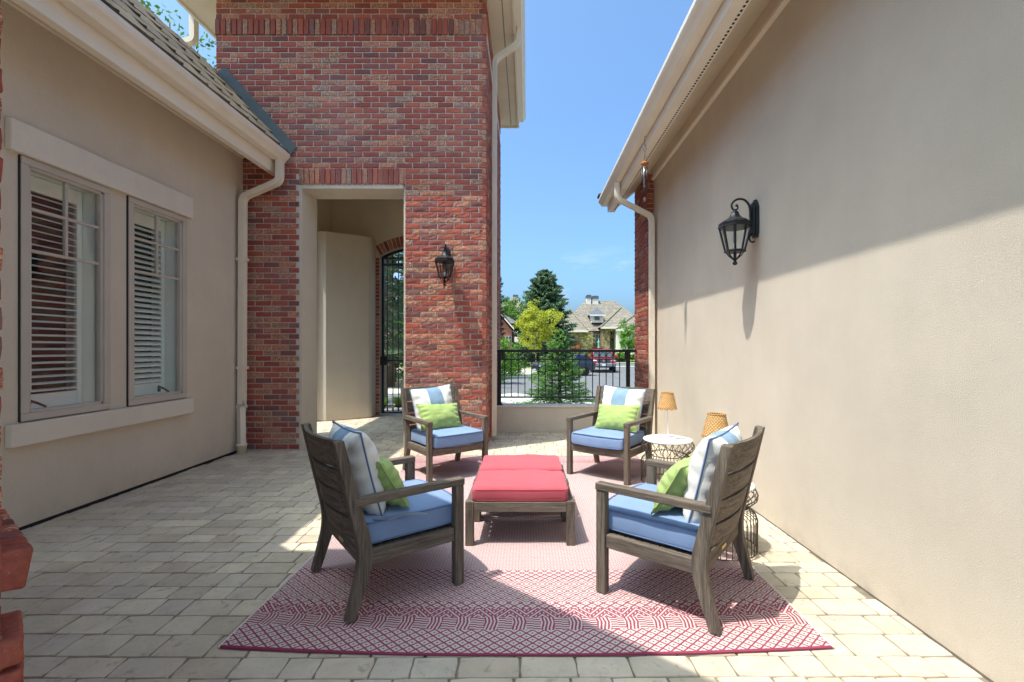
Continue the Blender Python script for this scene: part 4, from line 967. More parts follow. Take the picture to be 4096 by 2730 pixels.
def curb_x(y):
    if y < 30: return -14
    for (a, xa), (b, xb) in zip(curb, curb[1:]):
        if a <= y <= b: return xa+(xb-xa)*(y-a)/(b-a)
    return 6
ry_ = [7.2, 10, 14, 18, 22, 26, 29.9]+[30.2, 30.6, 31, 31.2, 32, 33, 33.7, 35, 36, 38, 39.3, 42, 44, 47.5]
sheet('road', 'asphalt', [(y, (-.12*y+.9) if y < 29 else (-.9*1 - (y-26) if y < 30 else curb_x(y)), 30) for y in ry_], .0, 'grey asphalt cul-de-sac beyond the railing')
sheet('lawn', 'lawn', [(y, -12, curb_x(y)-.2) for y in (30.3, 31.3, 32, 33.7, 36, 39.3, 44, 47.4)], -.012, 'green lawn inside the kerb beyond the railing')
sheet('front_lawn', 'lawn', [(y, -30, 60) for y in (56.8, 60, 64, 68, 72, 80)], -.012, 'lawn sloping up to the stone house')
sheet('cross_street', 'asphalt', [(y, -30, 60) for y in (49, 52, 56)], .0, 'far grey cross street before the stone house')
sheet('pavement', 'concrete_pale', [(y, 5.9, 60) for y in (47.55, 48.95)], .05, 'pale concrete walk along the cross street')
sheet('far_kerb', 'concrete_pale', [(y, -30, 60) for y in (56.05, 56.7)], .08, 'pale kerb on the far side of the street')
def ribbon(name, mat, pts, w, off, label):
    mb = MB(); vs = []; fs = []
    for i, (x, y) in enumerate(pts):
        a = Vector(pts[max(i-1, 0)]); b = Vector(pts[min(i+1, len(pts)-1)]); d = (b-a).normalized(); nn = Vector((-d.y, d.x))
        for s in (0, w): vs.append((x+nn.x*s, y+nn.y*s, hgt(x+nn.x*s, y+nn.y*s)+off))
    base_ = len(vs); vs += [(x, y, z-.15) for x, y, z in vs]; m = len(pts)
    for i in range(m-1):
        q = 2*i; fs += [(q, q+1, q+3, q+2), (base_+q, q, q+2, base_+q+2), (q+1, base_+q+1, base_+q+3, q+3)]
    mb.add(vs, fs); o = mb.build(name, mat); tag(o, label, kind='structure'); return o
cp2 = [(x, y) for y, x in curb]
ribbon('kerb', 'concrete_pale', cp2, .35, .10, 'pale concrete kerb around the lawn')
ribbon('sidewalk', 'concrete_pale', [(-8, 33.4), (-2, 33.6), (0, 34.2), (2, 35.5), (3.2, 38), (3.8, 44)], 1.2, .05, 'pale sidewalk crossing the lawn')
ribbon('near_walk', 'concrete_pale', [(-2.4, 19), (-1.0, 17.3), (.4, 15.6), (1.2, 14)], 2.4, .03, 'pale concrete walk just outside the low wall')
mb = MB(); vs = []; fs = []
for i in range(25):
    a = 2*math.pi*i/25; x, y = -1.6+3.0*math.cos(a), 40+4.5*math.sin(a); vs.append((x, y, hgt(x, y)+.02))
mb.add(vs, [tuple(range(25))]); o = mb.build('gravel_bed', 'gravel', recalc=False); tag(o, 'pale gravel bed at the left of the lawn', kind='structure')
mb = MB(); pts_ = [(-8, 8.8), (-.6, 8.8), (-.9, 11), (-1.9, 12.4), (-8, 12.2)]; mb.add([(x, y, -.004) for x, y in pts_], [(0, 1, 2, 3, 4)]); o = mb.build('gravel_bed', 'gravel', recalc=False); tag(o, 'gravel bed behind the iron gate', kind='structure')
mb = MB(); mb.prism([(-9, 12.2), (-1.9, 12.4), (-2.1, 13.9), (-9, 13.8)], 'z', -.1, .02); o = mb.build('garden_path', 'concrete_pale'); tag(o, 'pale garden path behind the gate', kind='structure')
mb = MB(); mb.box(AX0, AX1, 8.56, 9.3, -.1, .012); o = mb.build('gate_threshold', 'concrete_pale'); tag(o, 'pale slab under the gate', kind='structure')

# ------------------------------------------------------------------ foliage
def leafquads(P, size, seed, asp=.55, up=None, jit=.4):
    r = np.random.default_rng(seed); n = len(P); u = r.normal(size=(n, 3))
    if up is not None: u = up+r.normal(size=(n, 3))*jit
    u /= np.linalg.norm(u, axis=1)[:, None]; w = r.normal(size=(n, 3)); w -= u*(w*u).sum(1)[:, None]; w /= np.linalg.norm(w, axis=1)[:, None]
    s = size*r.uniform(.6, 1.3, (n, 1)); a = u*s; b = w*s*asp
    co = np.stack([P-a*.5, P+b*.5, P+a*.5, P-b*.5], 1).reshape(-1, 3); return co, np.arange(n*4).reshape(-1, 4)
def clumps(centers, rad, per, seed):
    r = np.random.default_rng(seed); K = len(centers); rad = np.broadcast_to(np.asarray(rad, float), (K,))
    d = r.normal(size=(K*per, 3)); d /= np.linalg.norm(d, axis=1)[:, None]; rr = r.random(K*per)**.45
    P = np.repeat(centers, per, 0)+d*(rr*np.repeat(rad, per))[:, None]*np.array([1, 1, .75]); return P
def broad_tree(name, label, cat, loc, H, rx, rz, zc, mat, K, per, size, seed, crad=.3, trunk=.06, bark='bark', group=None, stems=1):
    t = thing(name, label, cat, loc, 0, group); r = np.random.default_rng(seed)
    d = r.normal(size=(K, 3)); d /= np.linalg.norm(d, axis=1)[:, None]; q = r.random(K)**.38
    cen = d*q[:, None]*np.array([rx, rx, rz])*(1+.18*np.sin(d[:, :1]*5+seed)+.15*np.cos(d[:, 2:3]*6+seed*2))+np.array([0, 0, zc])
    P = clumps(cen, crad*r.uniform(.6, 1.35, K), per, seed+1); co, qd = leafquads(P, size, seed+2)
    cr = np.repeat(np.clip(r.random(K)*.6, 0, 1), per)+r.random(K*per)*.38+.01
    put('crown', npmesh('crown', co, qd, mat, np.repeat(cr, 4)), t)
    mb = MB(); rr = random.Random(seed)
    for s in range(stems):
        ox = rr.uniform(-.3, .3)*(stems > 1); top = Vector((ox*2+rr.uniform(-.1, .1), rr.uniform(-.1, .1), zc+rz*.4))
        mb.tube([(ox*.3, 0, -.1), (ox*.6, .02, zc*.35), tuple(top*.75), tuple(top)], [trunk, trunk*.8, trunk*.5, trunk*.15], 7)
    for i in range(0, K, max(1, K//26)):
        c = Vector(cen[i]); b = Vector((0, 0, max(.3, zc-rz*.9)+(c.z-zc+rz)*.25)); m = (b+c)*.5+Vector((rr.uniform(-.1, .1), rr.uniform(-.1, .1), .08*H/4))
        mb.tube([b, m, c], [trunk*.45, trunk*.28, trunk*.08], 5)
    mb.build('trunk', bark, t, smooth=True); return t
def conifer(name, label, loc, H, rb, mat, seed, nb=90, z0=.08, twl=.25, needle=.09, asp=.18, per=60, droop=.1, pw=.9, bark='bark', lift=.25, group=None, twigs=9, kneed=7, cl=1.25, tv=0.):
    t = thing(name, label, 'tree', loc, 0, group); r = np.random.default_rng(seed); PT = []; UP = []; RN = []; mb = MB()
    mb.tube([(0, 0, -.1), (.01, 0, H*.5), (0, .01, H)], [H*.018+.015, H*.011+.008, .004], 7)
    for i in range(nb):
        f = z0+(1-z0)*((i+.5)/nb)**cl; z = H*f; L = rb*(1-f)**pw*(1 if i % 3 else .8)*r.uniform(.75, 1.12)+.04*rb; az = i*2.39996+r.uniform(-.3, .3)
        d = np.array([math.cos(az), math.sin(az), 0.]); sl = lift*(f-.25)-droop*(1-f); side = np.array([-d[1], d[0], 0.])
        tip = d*L+np.array([0, 0, L*sl]); base_ = np.array([0, 0, z])
        mb.tube([tuple(base_), tuple(base_+tip*.5+np.array([0, 0, -.03*L])), tuple(base_+tip)], [.010*H/2.5*(1-f)+.004, .006*H/2.5*(1-f)+.003, .002], 4)
        tone = r.random()*.5
        for k in range(twigs):
            q = .18+.82*(k+1)/twigs; bp = base_+tip*q+np.array([0, 0, -.03*L*(1-abs(2*q-1))])
            for sg in (-1, 1):
                tl = twl*L*(1.15-q*.75)*r.uniform(.7, 1.2)+.02*H/2.5; td = d*.75+side*sg*(.95-.35*q)+np.array([0, 0, r.uniform(-.15-tv, .12+tv)]); td /= np.linalg.norm(td)
                m = kneed; s = np.linspace(.05, 1, m)
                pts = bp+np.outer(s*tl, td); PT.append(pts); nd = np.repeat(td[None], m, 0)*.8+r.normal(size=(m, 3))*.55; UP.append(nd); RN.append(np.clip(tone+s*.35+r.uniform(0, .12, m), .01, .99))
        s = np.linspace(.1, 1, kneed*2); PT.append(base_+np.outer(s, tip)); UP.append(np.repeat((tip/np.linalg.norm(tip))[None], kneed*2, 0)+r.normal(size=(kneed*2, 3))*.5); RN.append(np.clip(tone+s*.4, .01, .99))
    s = np.linspace(.86, 1.0, 30)*H; PT.append(np.stack([s*0, s*0, s], 1)); UP.append(r.normal(size=(30, 3))*.6+np.array([0, 0, .6])); RN.append(np.full(30, .8))
    P = np.concatenate(PT); U = np.concatenate(UP); U /= np.linalg.norm(U, axis=1)[:, None]; co, qd = leafquads(P, needle, seed+1, asp, U, .15)
    put('crown', npmesh('crown', co, qd, mat, np.repeat(np.concatenate(RN), 4)), t); mb.build('trunk', bark, t, smooth=True); return t
def px7(x, y, Y): return ((1950+.3827*x-2110)*Y/F, EYE+(1390-1050-.3827*y)*Y/F)
# young spruce just beyond the railing
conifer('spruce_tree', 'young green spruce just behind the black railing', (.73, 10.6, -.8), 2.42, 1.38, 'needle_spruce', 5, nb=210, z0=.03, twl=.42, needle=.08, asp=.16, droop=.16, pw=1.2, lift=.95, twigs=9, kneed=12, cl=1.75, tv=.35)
X, Z = px7(600, 105, 52); conifer('pine_tree', 'tall dark pine rising behind the yellow-green tree', (X, 52, hgt(X, 52)), Z-hgt(X, 52), 3.9, 'needle_pine', 9, nb=170, z0=.06, twl=.5, needle=.55, asp=.26, droop=.0, pw=.62, lift=.8, twigs=8, kneed=9)
X, Z = px7(505, 390, 40); g0 = hgt(X, 40); broad_tree('maple_tree', 'yellow-green leafy tree beyond the railing', 'tree', (X, 40, g0), Z-g0, 1.95, 2.15, Z-g0-2.25, 'leaf_yellow', 190, 46, .17, 21, .36, .07, 'bark_pale')
X, Z = px7(112, 100, 30); g0 = hgt(X, 30); conifer('cypress_tree', 'dark columnar conifer beside the brick tower edge', (X-.15, 30, g0), Z-g0, .62, 'leaf_dark', 13, nb=150, z0=.02, twl=.5, needle=.16, asp=.4, droop=-.6, pw=.35, lift=1.2, twigs=4, kneed=5)
X, Z = px7(330, 345, 62); g0 = hgt(X, 62); broad_tree('leafy_tree', 'green leafy tree left of the pine', 'tree', (X, 62, g0), Z-g0, 2.6, 3.0, Z-g0-3, 'leaf_green', 120, 36, .30, 31, .6, .12)
X, Z = px7(195, 355, 70); g0 = hgt(X, 70); broad_tree('leafy_tree', 'far pale tree near the distant chimney', 'tree', (X, 70, g0), Z-g0, 2.2, 3.0, Z-g0-3, 'leaf_green', 90, 30, .3, 33, .6, .12)
X, Z = px7(1480, 632, 58); g0 = hgt(X, 58); broad_tree('young_tree', 'bright green young tree at the right before the stone house', 'tree', (X, 58, g0), Z-g0, 1.6, 2.1, Z-g0-2.2, 'leaf_bright', 110, 34, .22, 35, .42, .06)
X, Z = px7(1055, 705, 60); g0 = hgt(X, 60); broad_tree('sapling', 'sparse pale sapling before the garage wall', 'tree', (X, 60, g0), Z-g0, .75, 1.7, Z-g0-1.8, 'leaf_yellow', 26, 9, .15, 37, .3, .035, 'bark_pale', stems=3)
X, Z = px7(1140, 850, 64); g0 = hgt(X, 64); broad_tree('shrub', 'dark red leaved shrub before the entry window', 'shrub', (X, 64, g0), 1.6, 1.25, .8, .85, 'leaf_purple', 60, 40, .16, 39, .35, .05)
for k, (x7, y7, Y, rx_, mt, lb_) in enumerate([(140, 705, 26, .85, 'leaf_bright', 'bright green shrub below the dark cypress'), (255, 880, 33, 1.3, 'leaf_green', 'low grey-green juniper by the gravel bed'), (245, 1030, 35, .75, 'leaf_green', 'small twiggy shrub in the gravel bed'),
        (1360, 962, 58, 1.1, 'leaf_green', 'round green bush right of the red pickup roof'), (1440, 958, 60, 1.2, 'leaf_bright', 'light green bush beside the far kerb'), (1010, 955, 62, 1.4, 'leaf_green', 'green bush before the garage door'), (420, 900, 60, 2.2, 'leaf_dark', 'dark hedge under the pine'), (700, 900, 58, 2.2, 'leaf_dark', 'dark hedge right of the yellow-green tree trunk')]):
    X, Z = px7(x7, y7, Y); g0 = hgt(X, Y); Hh = max(.6, Z-g0); broad_tree('shrub', lb_, 'shrub', (X, Y, g0), Hh, rx_, Hh*.5, Hh*.5, mt, 46, 40, .05+.0035*Y, 50+k, .2*rx_+.15, .04, group='shrubs beyond the railing')
# garden behind the gate
conifer('pine_tree', 'pine with a leaning trunk right behind the gate', (-3.32, 10.6, -.03), 6.2, 2.0, 'needle_pine', 61, nb=110, z0=.22, twl=.4, needle=.16, asp=.16, droop=.25, pw=.6, lift=.3, twigs=8, kneed=9, bark='bark_pale')
conifer('pine_tree', 'second pine farther behind the gate', (-4.6, 15.5, -.03), 7.5, 2.4, 'needle_pine', 63, nb=70, z0=.1, twl=.4, needle=.26, asp=.2, droop=.1, pw=.6, lift=.3, twigs=7, kneed=8)
broad_tree('shrub', 'leafy bush across the garden path behind the gate', 'shrub', (-5.0, 17.5, -.03), 3, 2.2, 1.4, 1.3, 'leaf_green', 70, 40, .16, 65, .5, .05)
broad_tree('shrub', 'tall hedge far behind the gate and the pines', 'shrub', (-6.5, 22, -.03), 6, 3.4, 3.0, 3.0, 'leaf_dark', 130, 40, .3, 67, .8, .08)
def tuft(label, loc, H, n, seed, mat='grass_blade'):
    r = np.random.default_rng(seed); a = r.uniform(0, 2*math.pi, n); lean = r.uniform(.1, .7, n); L = H*r.uniform(.6, 1.1, n); w = .006
    d = np.stack([np.cos(a)*lean, np.sin(a)*lean, np.ones(n)], 1); b = np.stack([np.cos(a)*.03, np.sin(a)*.03, np.zeros(n)], 1); s = np.stack([-np.sin(a), np.cos(a), np.zeros(n)], 1)*w
    m = b+d*(L*.55)[:, None]; t = m+np.stack([np.cos(a)*lean*1.5, np.sin(a)*lean*1.5, np.full(n, .6)], 1)*(L*.45)[:, None]
    co = np.stack([b-s, b+s, m+s*.8, m-s*.8, m-s*.8, m+s*.8, t+s*.1, t-s*.1], 1).reshape(-1, 3); q = np.arange(n*8).reshape(-1, 4)
    o = put('grass_tuft', npmesh('grass_tuft', co, q, mat, np.repeat(r.uniform(.02, .98, n), 8))); o.location = loc; tag(o, label, 'grass')
tuft('bright grass tuft behind the gate, right of the pine trunk', (-2.72, 9.75, -.01), .34, 160, 3); tuft('smaller grass tuft at the foot of the pine behind the gate', (-3.0, 9.6, -.01), .28, 120, 4)
# tree behind the left wing roof
broad_tree('leafy_tree', 'treetop peeking over the left tiled roof', 'tree', (-7.75, 10.2, -.8), 9.1, 1.7, 2.0, 7.5, 'leaf_green', 120, 34, .11, 71, .32, .12)

# ------------------------------------------------------------------ far houses
def roofmat(name, cols, row=.28, wid=.45, dark=.72):
    g = G(name); v = g.pos(); s = g.sep(v); b = g.n('ShaderNodeTexBrick'); cm = g.n('ShaderNodeCombineXYZ'); g.L(g.ma('ADD', s[0], g.ma('MULTIPLY', s[1], .7)), cm.inputs[0]); g.L(s[2], cm.inputs[1]); g.L(cm.outputs[0], b.inputs['Vector'])
    b.inputs['Scale'].default_value = 1; b.inputs['Brick Width'].default_value = wid; b.inputs['Row Height'].default_value = row; b.inputs['Mortar Size'].default_value = .03; b.inputs['Bias'].default_value = 0
    b.inputs['Color1'].default_value = cols[0]; b.inputs['Color2'].default_value = cols[1]; b.inputs['Mortar'].default_value = tuple(x*dark*.6 for x in cols[0][:3])+(1,)
    c = g.mix(1.0, b.outputs[0], g.ramp(g.noise(v, 1.5, 4), [(.3, .85), (.7, 1.1)]), 'MULTIPLY'); g.pr(c, .9, g.bump(b.outputs['Fac'], -.6, .05), spec=.15); M[name] = g.m
roofmat('far_roof', [lin(146, 136, 118), lin(120, 112, 102)]); roofmat('far_roof_grey', [lin(118, 117, 116), lin(100, 99, 100)], .3, .5)
g = G('stone_wall'); v = g.pos(); c = g.ramp(g.vor(g.sc(v, (1, 1, 1.5)), 2.4, out=1), [(0, lin(112,92,68)), (.35, lin(152,128,96)), (.6, lin(176,154,122)), (.8, lin(128,104,76)), (1, lin(160,140,110))]); e = g.ramp(g.vor(g.sc(v, (1, 1, 1.5)), 2.4, 'DISTANCE_TO_EDGE'), [(.03, .55), (.09, 1.0)]); g.pr(g.mix(1.0, c, e, 'MULTIPLY'), .95, spec=.1); M['stone_wall'] = g.m
g = G('far_brick'); v = g.pos(); c = g.mix(g.noise(v, 6, 4), lin(138, 84, 74), lin(166, 112, 98)); g.pr(c, .95, spec=.1); M['far_brick'] = g.m
simple('far_glass', (.05, .07, .09, 1), .1, .3, 2, spec=.8); simple('garage_wood', lin(160, 88, 44), .6, .12, 3); simple('dark_door', lin(70, 56, 42), .5, .1, 3); simple('dormer_metal', lin(96, 98, 104), .45, .08, 2, metal=.2); simple('verdigris', lin(120, 170, 150), .6)
def hipwing(mb, xl, xr, yf, ze, ax, ay, az, yb):
    mb.add([(xl, yf, ze), (xr, yf, ze), (ax, ay, az), (ax, yb, az), (xl, yb, ze), (xr, yb, ze)], [(0, 1, 2), (0, 2, 3, 4), (1, 5, 3, 2), (0, 4, 5, 1), (4, 3, 5)])
hs_ = thing('stone_house', 'stone and stucco house with a large pale tiled hip roof across the street', 'house', (11, 79, -.05))
P7 = px7
mb = MB(); (xa, zr), (xb, _) = P7(1020, 403, 84), P7(1330, 403, 84); xl, ze = P7(735, 716, 76); xr, _ = P7(1760, 716, 76)
mb.add([(xl, 76, ze), (xr, 76, ze), (xb, 84, zr), (xa, 84, zr), (xl, 92, ze), (xr, 92, ze)], [(0, 1, 2, 3), (0, 3, 4), (1, 5, 2), (3, 2, 5, 4), (0, 4, 5, 1)])
rf = WB(mb, 'roof', 'far_roof', hs_)
def wing(x0, x1, y7, Yf, apx, apy, Ya, Yb=86):
    mb = MB(); a, z = P7(x0, y7, Yf); b, _ = P7(x1, y7, Yf); c, zz = P7(apx, apy, Ya); hipwing(mb, a, b, Yf, z, c, Ya, zz, Yb); WB(mb, 'roof', 'far_roof', hs_)
    mb = MB(); mb.box(a-.05, b+.05, Yf-.08, Yf-.01, z-.28, z+.02); mb.box(a+.02, b-.02, Yf-.02, Yf+.6, z-.28, z-.25); WB(mb, 'fascia', 'trim', hs_)
    return a, b, z
a1, b1, z1_ = wing(700, 1052, 712, 74, 858, 490, 79); a2, b2, z2_ = wing(1187, 1640, 676, 73, 1398, 474, 79); a3, b3, z3_ = wing(1345, 1760, 700, 71.5, 1545, 545, 76)
for (p, q, Y1, Y2) in (((858, 490), (1052, 712), 78.9, 73.9), ((1398, 474), (1187, 676), 78.9, 72.9), ((1545, 545), (1345, 700), 75.9, 71.4), ((858, 490), (700, 712), 78.9, 73.9)):
    A, B = P7(*p, Y1), P7(*q, Y2); mb = MB(); mb.tube([(A[0], Y1, A[1]+.05), (B[0], Y2, B[1]+.05)], .10, 6); WB(mb, 'hip_cap', 'far_roof', rf)
gz = hgt(10, 76)-.1
mb = MB(); mb.box(a1+.3, b1+.9, 74.5, 80, gz, z1_-.2); WB(mb, 'garage_wall', 'stone_wall', hs_)
xw0, _ = P7(1060, 0, 76); xw1, _ = P7(1230, 0, 76)
mb = MB(); mb.box(xw0, xw1, 76.3, 80, gz, ze-.1); WB(mb, 'wall', 'stone_wall', hs_)
xe0, _ = P7(1203, 0, 73.6); xe1, _ = P7(1392, 0, 73.6)
mb = MB(); mb.box(xe0, xe0+1.15, 73.6, 74.6, gz, z2_-.2); mb.box(xe1-.75, xe1, 73.6, 74.6, gz, z2_-.2); mb.box(xe0+1.15, xe1-.75, 73.6, 74.6, z2_-.7, z2_-.2); mb.box(xe0, xe1, 75.2, 76, gz, z2_-.2); WB(mb, 'entry_wall', 'stone_wall', hs_)
mb = MB(); mb.box(a3+.3, b3, 72, 80, gz, z3_-.2); WB(mb, 'stucco_wall', 'stucco_trim', hs_)
xg1, zg = P7(966, 818, 74.4); xg0 = xg1-3.1; mb = MB(); mb.box(xg0, xg1, 74.38, 74.48, gz, zg); gd_ = WB(mb, 'garage_door', 'garage_wood', hs_)
for k in range(8):
    u = xg0+.12+k*(xg1-xg0-.12)/8; mb = MB(); mb.box(u, u+.24, 74.33, 74.37, zg-.55, zg-.12); WB(mb, 'pane', 'far_glass', gd_)
for k in range(5):
    u = xg0+(k)*(xg1-xg0)/4; mb = MB(); mb.box(u-.03, u+.03, 74.34, 74.375, gz, zg-.6); WB(mb, 'batten', 'dark_door', gd_)
def far_window(x0, x1, y0, y1, Y, cols, rows_, par, arch=False):
    a, zt = P7(x0, y0, Y); b, zb = P7(x1, y1, Y); mb = MB(); mb.box(a, b, Y-.06, Y-.01, zb, zt); w = WB(mb, 'window', 'window_frame', par)
    for i in range(cols):
        for j in range(rows_):
            mb = MB(); pw_, ph_ = (b-a)/cols, (zt-zb)/rows_; mb.box(a+i*pw_+.05, a+(i+1)*pw_-.05, Y-.09, Y-.065, zb+j*ph_+.05, zb+(j+1)*ph_-.05); WB(mb, 'pane', 'far_glass', w)
far_window(1090, 1192, 755, 880, 76.3, 3, 3, hs_); far_window(1258, 1355, 712, 768, 75.2, 4, 1, hs_)
a, zt = P7(1264, 795, 75.1); b, zb = P7(1322, 930, 75.1); mb = MB(); mb.box(a, b, 75.05, 75.15, gz, zt); dd = WB(mb, 'door', 'dark_door', hs_)
for k in range(6):
    mb = MB(); zz = gz+.4+k*.38; mb.box(a+.1, b-.1, 75.0, 75.04, zz, zz+.06, M=Matrix.Translation((a+.5, 0, zz)) @ Matrix.Rotation(R(35), 4, 'Y') @ Matrix.Translation((-a-.5, 0, -zz))); WB(mb, 'door_bar', 'verdigris', dd)
a, zt = P7(1330, 795, 75.1); b, _ = P7(1350, 0, 75.1); mb = MB(); mb.box(a, b, 75.05, 75.15, gz, zt); WB(mb, 'side_light', 'far_glass', hs_)
# dormer and chimneys
(a, zt), (b, zb) = P7(1090, 545, 77), P7(1212, 630, 77); mb = MB(); mb.box(a, b, 77, 81, zb, zt); dm = WB(mb, 'dormer', 'stucco_trim', hs_)
(a_, ze_), (b_, _), (c_, za_) = P7(1068, 548, 76.7), P7(1232, 548, 76.7), P7(1152, 466, 78.2); mb = MB(); mb.add([(a_, 76.7, ze_), (b_, 76.7, ze_), (b_, 81, ze_), (a_, 81, ze_), (c_, 78.4, za_)], [(0, 1, 4), (1, 2, 4), (2, 3, 4), (3, 0, 4), (0, 3, 2, 1)]); WB(mb, 'dormer_roof', 'dormer_metal', dm)
mb = MB(); mb.box(a_-.02, b_+.02, 76.62, 76.69, ze_-.22, ze_+.03); WB(mb, 'fascia', 'trim', dm)
(a, zt), (b, zb) = P7(1120, 562, 76.9), P7(1172, 603, 76.9); mb = MB(); mb.prism([(a, zb), (b, zb), (b, zt-.15), ((a+b)/2, zt), (a, zt-.15)], 'y', 76.9, 76.99); WB(mb, 'dormer_window', 'far_glass', dm)
for x0, x1, yt in ((1030, 1075, 345), (1090, 1150, 355)):
    (a, zt), (b, zb) = P7(x0, yt, 84), P7(x1, 415, 84); mb = MB(); mb.box(a, b, 83, 84.5, zb-1, zt-.55); chm = WB(mb, 'chimney', 'stucco_trim', hs_)
    mb = MB(); mb.box(a-.06, b+.06, 82.9, 84.6, zt-.55, zt-.1); mb.box(a+.1, b-.1, 83.1, 84.3, zt-.1, zt); WB(mb, 'chimney_cap', 'dormer_metal', chm)
stt = MB(); stt.lathe([(.22, 0), (.20, .25), (.08, .3), (.16, .6), (.14, .9), (.18, 1.15), (.06, 1.25), (.09, 1.35), (.02, 1.48)], 10); so_ = stt.build('garden_statue', 'verdigris', smooth=True); X, Z = P7(1162, 805, 70); so_.location = (X, 70, Z-1.45); tag(so_, 'pale green garden statue before the house window', 'statue')
# brick house at the left
bh = thing('brick_house', 'brick house with grey tiled roof at the left beyond the trees', 'house', (-4, 55, -.4))
mb = MB(); A, B = P7(130, 520, 50), P7(278, 690, 50); Xr = -7.5
zap = A[1]+(A[0]-Xr)*(A[1]-B[1])/(B[0]-A[0])
mb.prism([(B[0]-.25, hgt(-3, 50)-.2), (B[0]-.25, B[1]-.2), (Xr, zap-.35), (-13, B[1]-.2), (-13, hgt(-3, 50)-.2)], 'y', 50.2, 60); WB(mb, 'wall', 'far_brick', bh)
mb = MB(); mb.prism([(B[0], B[1]), (Xr, zap), (-13.4, B[1]), (-13.4, B[1]-.2), (Xr, zap-.25), (B[0], B[1]-.2)], 'y', 49.8, 50.0); WB(mb, 'rake', 'trim', bh)
mb = MB(); mb.prism([(B[0]+.1, B[1]+.02), (Xr, zap+.12), (-13.6, B[1]+.02), (Xr, zap+.02)], 'y', 49.75, 60.2); WB(mb, 'roof', 'far_roof_grey', bh)
(xm, zm0), (xm2, zm1) = P7(40, 560, 58), P7(320, 440, 64); mb = MB(); hipwing(mb, -14, P7(345, 0, 56)[0], 56, P7(0, 640, 56)[1], -6, 62, P7(0, 430, 62)[1], 72); WB(mb, 'roof', 'far_roof_grey', bh)
far_window(190, 250, 770, 840, 50.2, 2, 2, bh)
fh = thing('far_house', 'distant house roof with a chimney behind the left trees', 'house', (-3, 92, 0))
a, z = P7(190, 470, 90); b, _ = P7(420, 470, 90); c, zz = P7(285, 365, 95); mb = MB(); hipwing(mb, a-3, b, 90, z, c, 95, zz, 104); WB(mb, 'roof', 'far_roof', fh)
mb = MB(); mb.box(a-2.6, b-.4, 90.5, 103, -.2, z); WB(mb, 'wall', 'stucco_trim', fh)
(a, zt), (b, zb) = P7(272, 342, 95), P7(315, 375, 95); mb = MB(); mb.box(a, b, 94.5, 96, zb-1, zt-.4); chm = WB(mb, 'chimney', 'stucco_trim', fh); mb = MB(); mb.box(a-.1, b+.1, 94.4, 96.1, zt-.4, zt); WB(mb, 'chimney_cap', 'dormer_metal', chm)

# ------------------------------------------------------------------ vehicles
def paint(name, col, rough=.25):
    g = G(name); x = g.pr(col, rough, spec=.5, Coat_Weight=.7, Coat_Roughness=.06); M[name] = g.m
paint('red_paint', lin(176, 26, 34)); paint('navy_paint', lin(36, 46, 58)); simple('tyre', (.015, .015, .016, 1), .85); simple('rim_alloy', (.35, .35, .36, 1), .35, metal=.9); simple('car_glass', (.02, .028, .034, 1), .06, spec=.9); simple('headlamp', lin(180, 180, 184), .15, spec=.8); simple('bumper_chrome', lin(140, 142, 146), .3, metal=.6); simple('black_plastic', (.02, .02, .022, 1), .5); simple('plate_white', lin(200, 214, 226), .5); simple('tail_lamp', lin(190, 30, 28), .3, spec=.6)
def wheel(par, x, y, r, w):
    mb = MB(); mb.lathe([(r*.6, -w/2), (r*.93, -w/2), (r, -w*.32), (r, w*.32), (r*.93, w/2), (r*.6, w/2)], 22); o = mb.build('wheel', 'tyre', par, smooth=False); o.matrix_basis = Matrix.Translation((x, y, r)) @ Matrix.Rotation(R(90), 4, 'Y')
    for s in (-1, 1):
        mb = MB(); mb.lathe([(r*.62, s*w*.40), (r*.60, s*w*.46), (r*.2, s*w*.34), (r*.12, s*w*.46)], 16); mb.build('rim', 'rim_alloy', o)
def loft(mb, secs):
    """secs: list of (y, [(x,z)...]) closed sections with equal counts"""
    k = len(secs[0][1]); vs = [(x, y, z) for y, s in secs for x, z in s]; fs = [(i*k+q, i*k+(q+1) % k, (i+1)*k+(q+1) % k, (i+1)*k+q) for i in range(len(secs)-1) for q in range(k)]
    fs += [tuple(range(k)), tuple(range((len(secs)-1)*k, len(secs)*k))]; mb.add(vs, fs)
def bsec(w, z0, z1, r=.12, tumble=0): return [(-w+.05, z0), (w-.05, z0), (w, z0+.12), (w-tumble*.3, z1-r), (w-tumble-r, z1), (-w+tumble+r, z1), (-w+tumble*.3, z1-r), (-w, z0+.12)]
# pickup, front toward -y
pk = thing('pickup_truck', 'red pickup truck parked facing the courtyard', 'truck', (6.15, 37.3, hgt(6, 37)), R(-6))
mb = MB(); loft(mb, [(-.02, bsec(.86, .62, .98)), (.12, bsec(.97, .5, 1.10)), (.6, bsec(.99, .45, 1.16)), (1.25, bsec(.99, .45, 1.18)), (1.9, bsec(.99, .45, 1.20)), (3.4, bsec(.99, .45, 1.20)), (5.3, bsec(.99, .5, 1.20))]); mb.build('body', 'red_paint', pk, smooth=True, bevel=.02)
mb = MB(); loft(mb, [(1.22, bsec(.90, 1.1, 1.2, .03, .02)), (1.85, bsec(.90, 1.1, 1.84, .06, .13)), (2.1, bsec(.90, 1.1, 1.90, .06, .15)), (3.1, bsec(.90, 1.1, 1.88, .06, .15)), (3.4, bsec(.90, 1.1, 1.3, .05, .05))]); cb = mb.build('cab', 'red_paint', pk, bevel=.03)
mb = MB(); mb.add([(-.80, 1.215, 1.22), (.80, 1.215, 1.22), (.70, 1.80, 1.80), (-.70, 1.80, 1.80)], [(0, 1, 2, 3)]); mb.build('windshield', 'car_glass', cb)
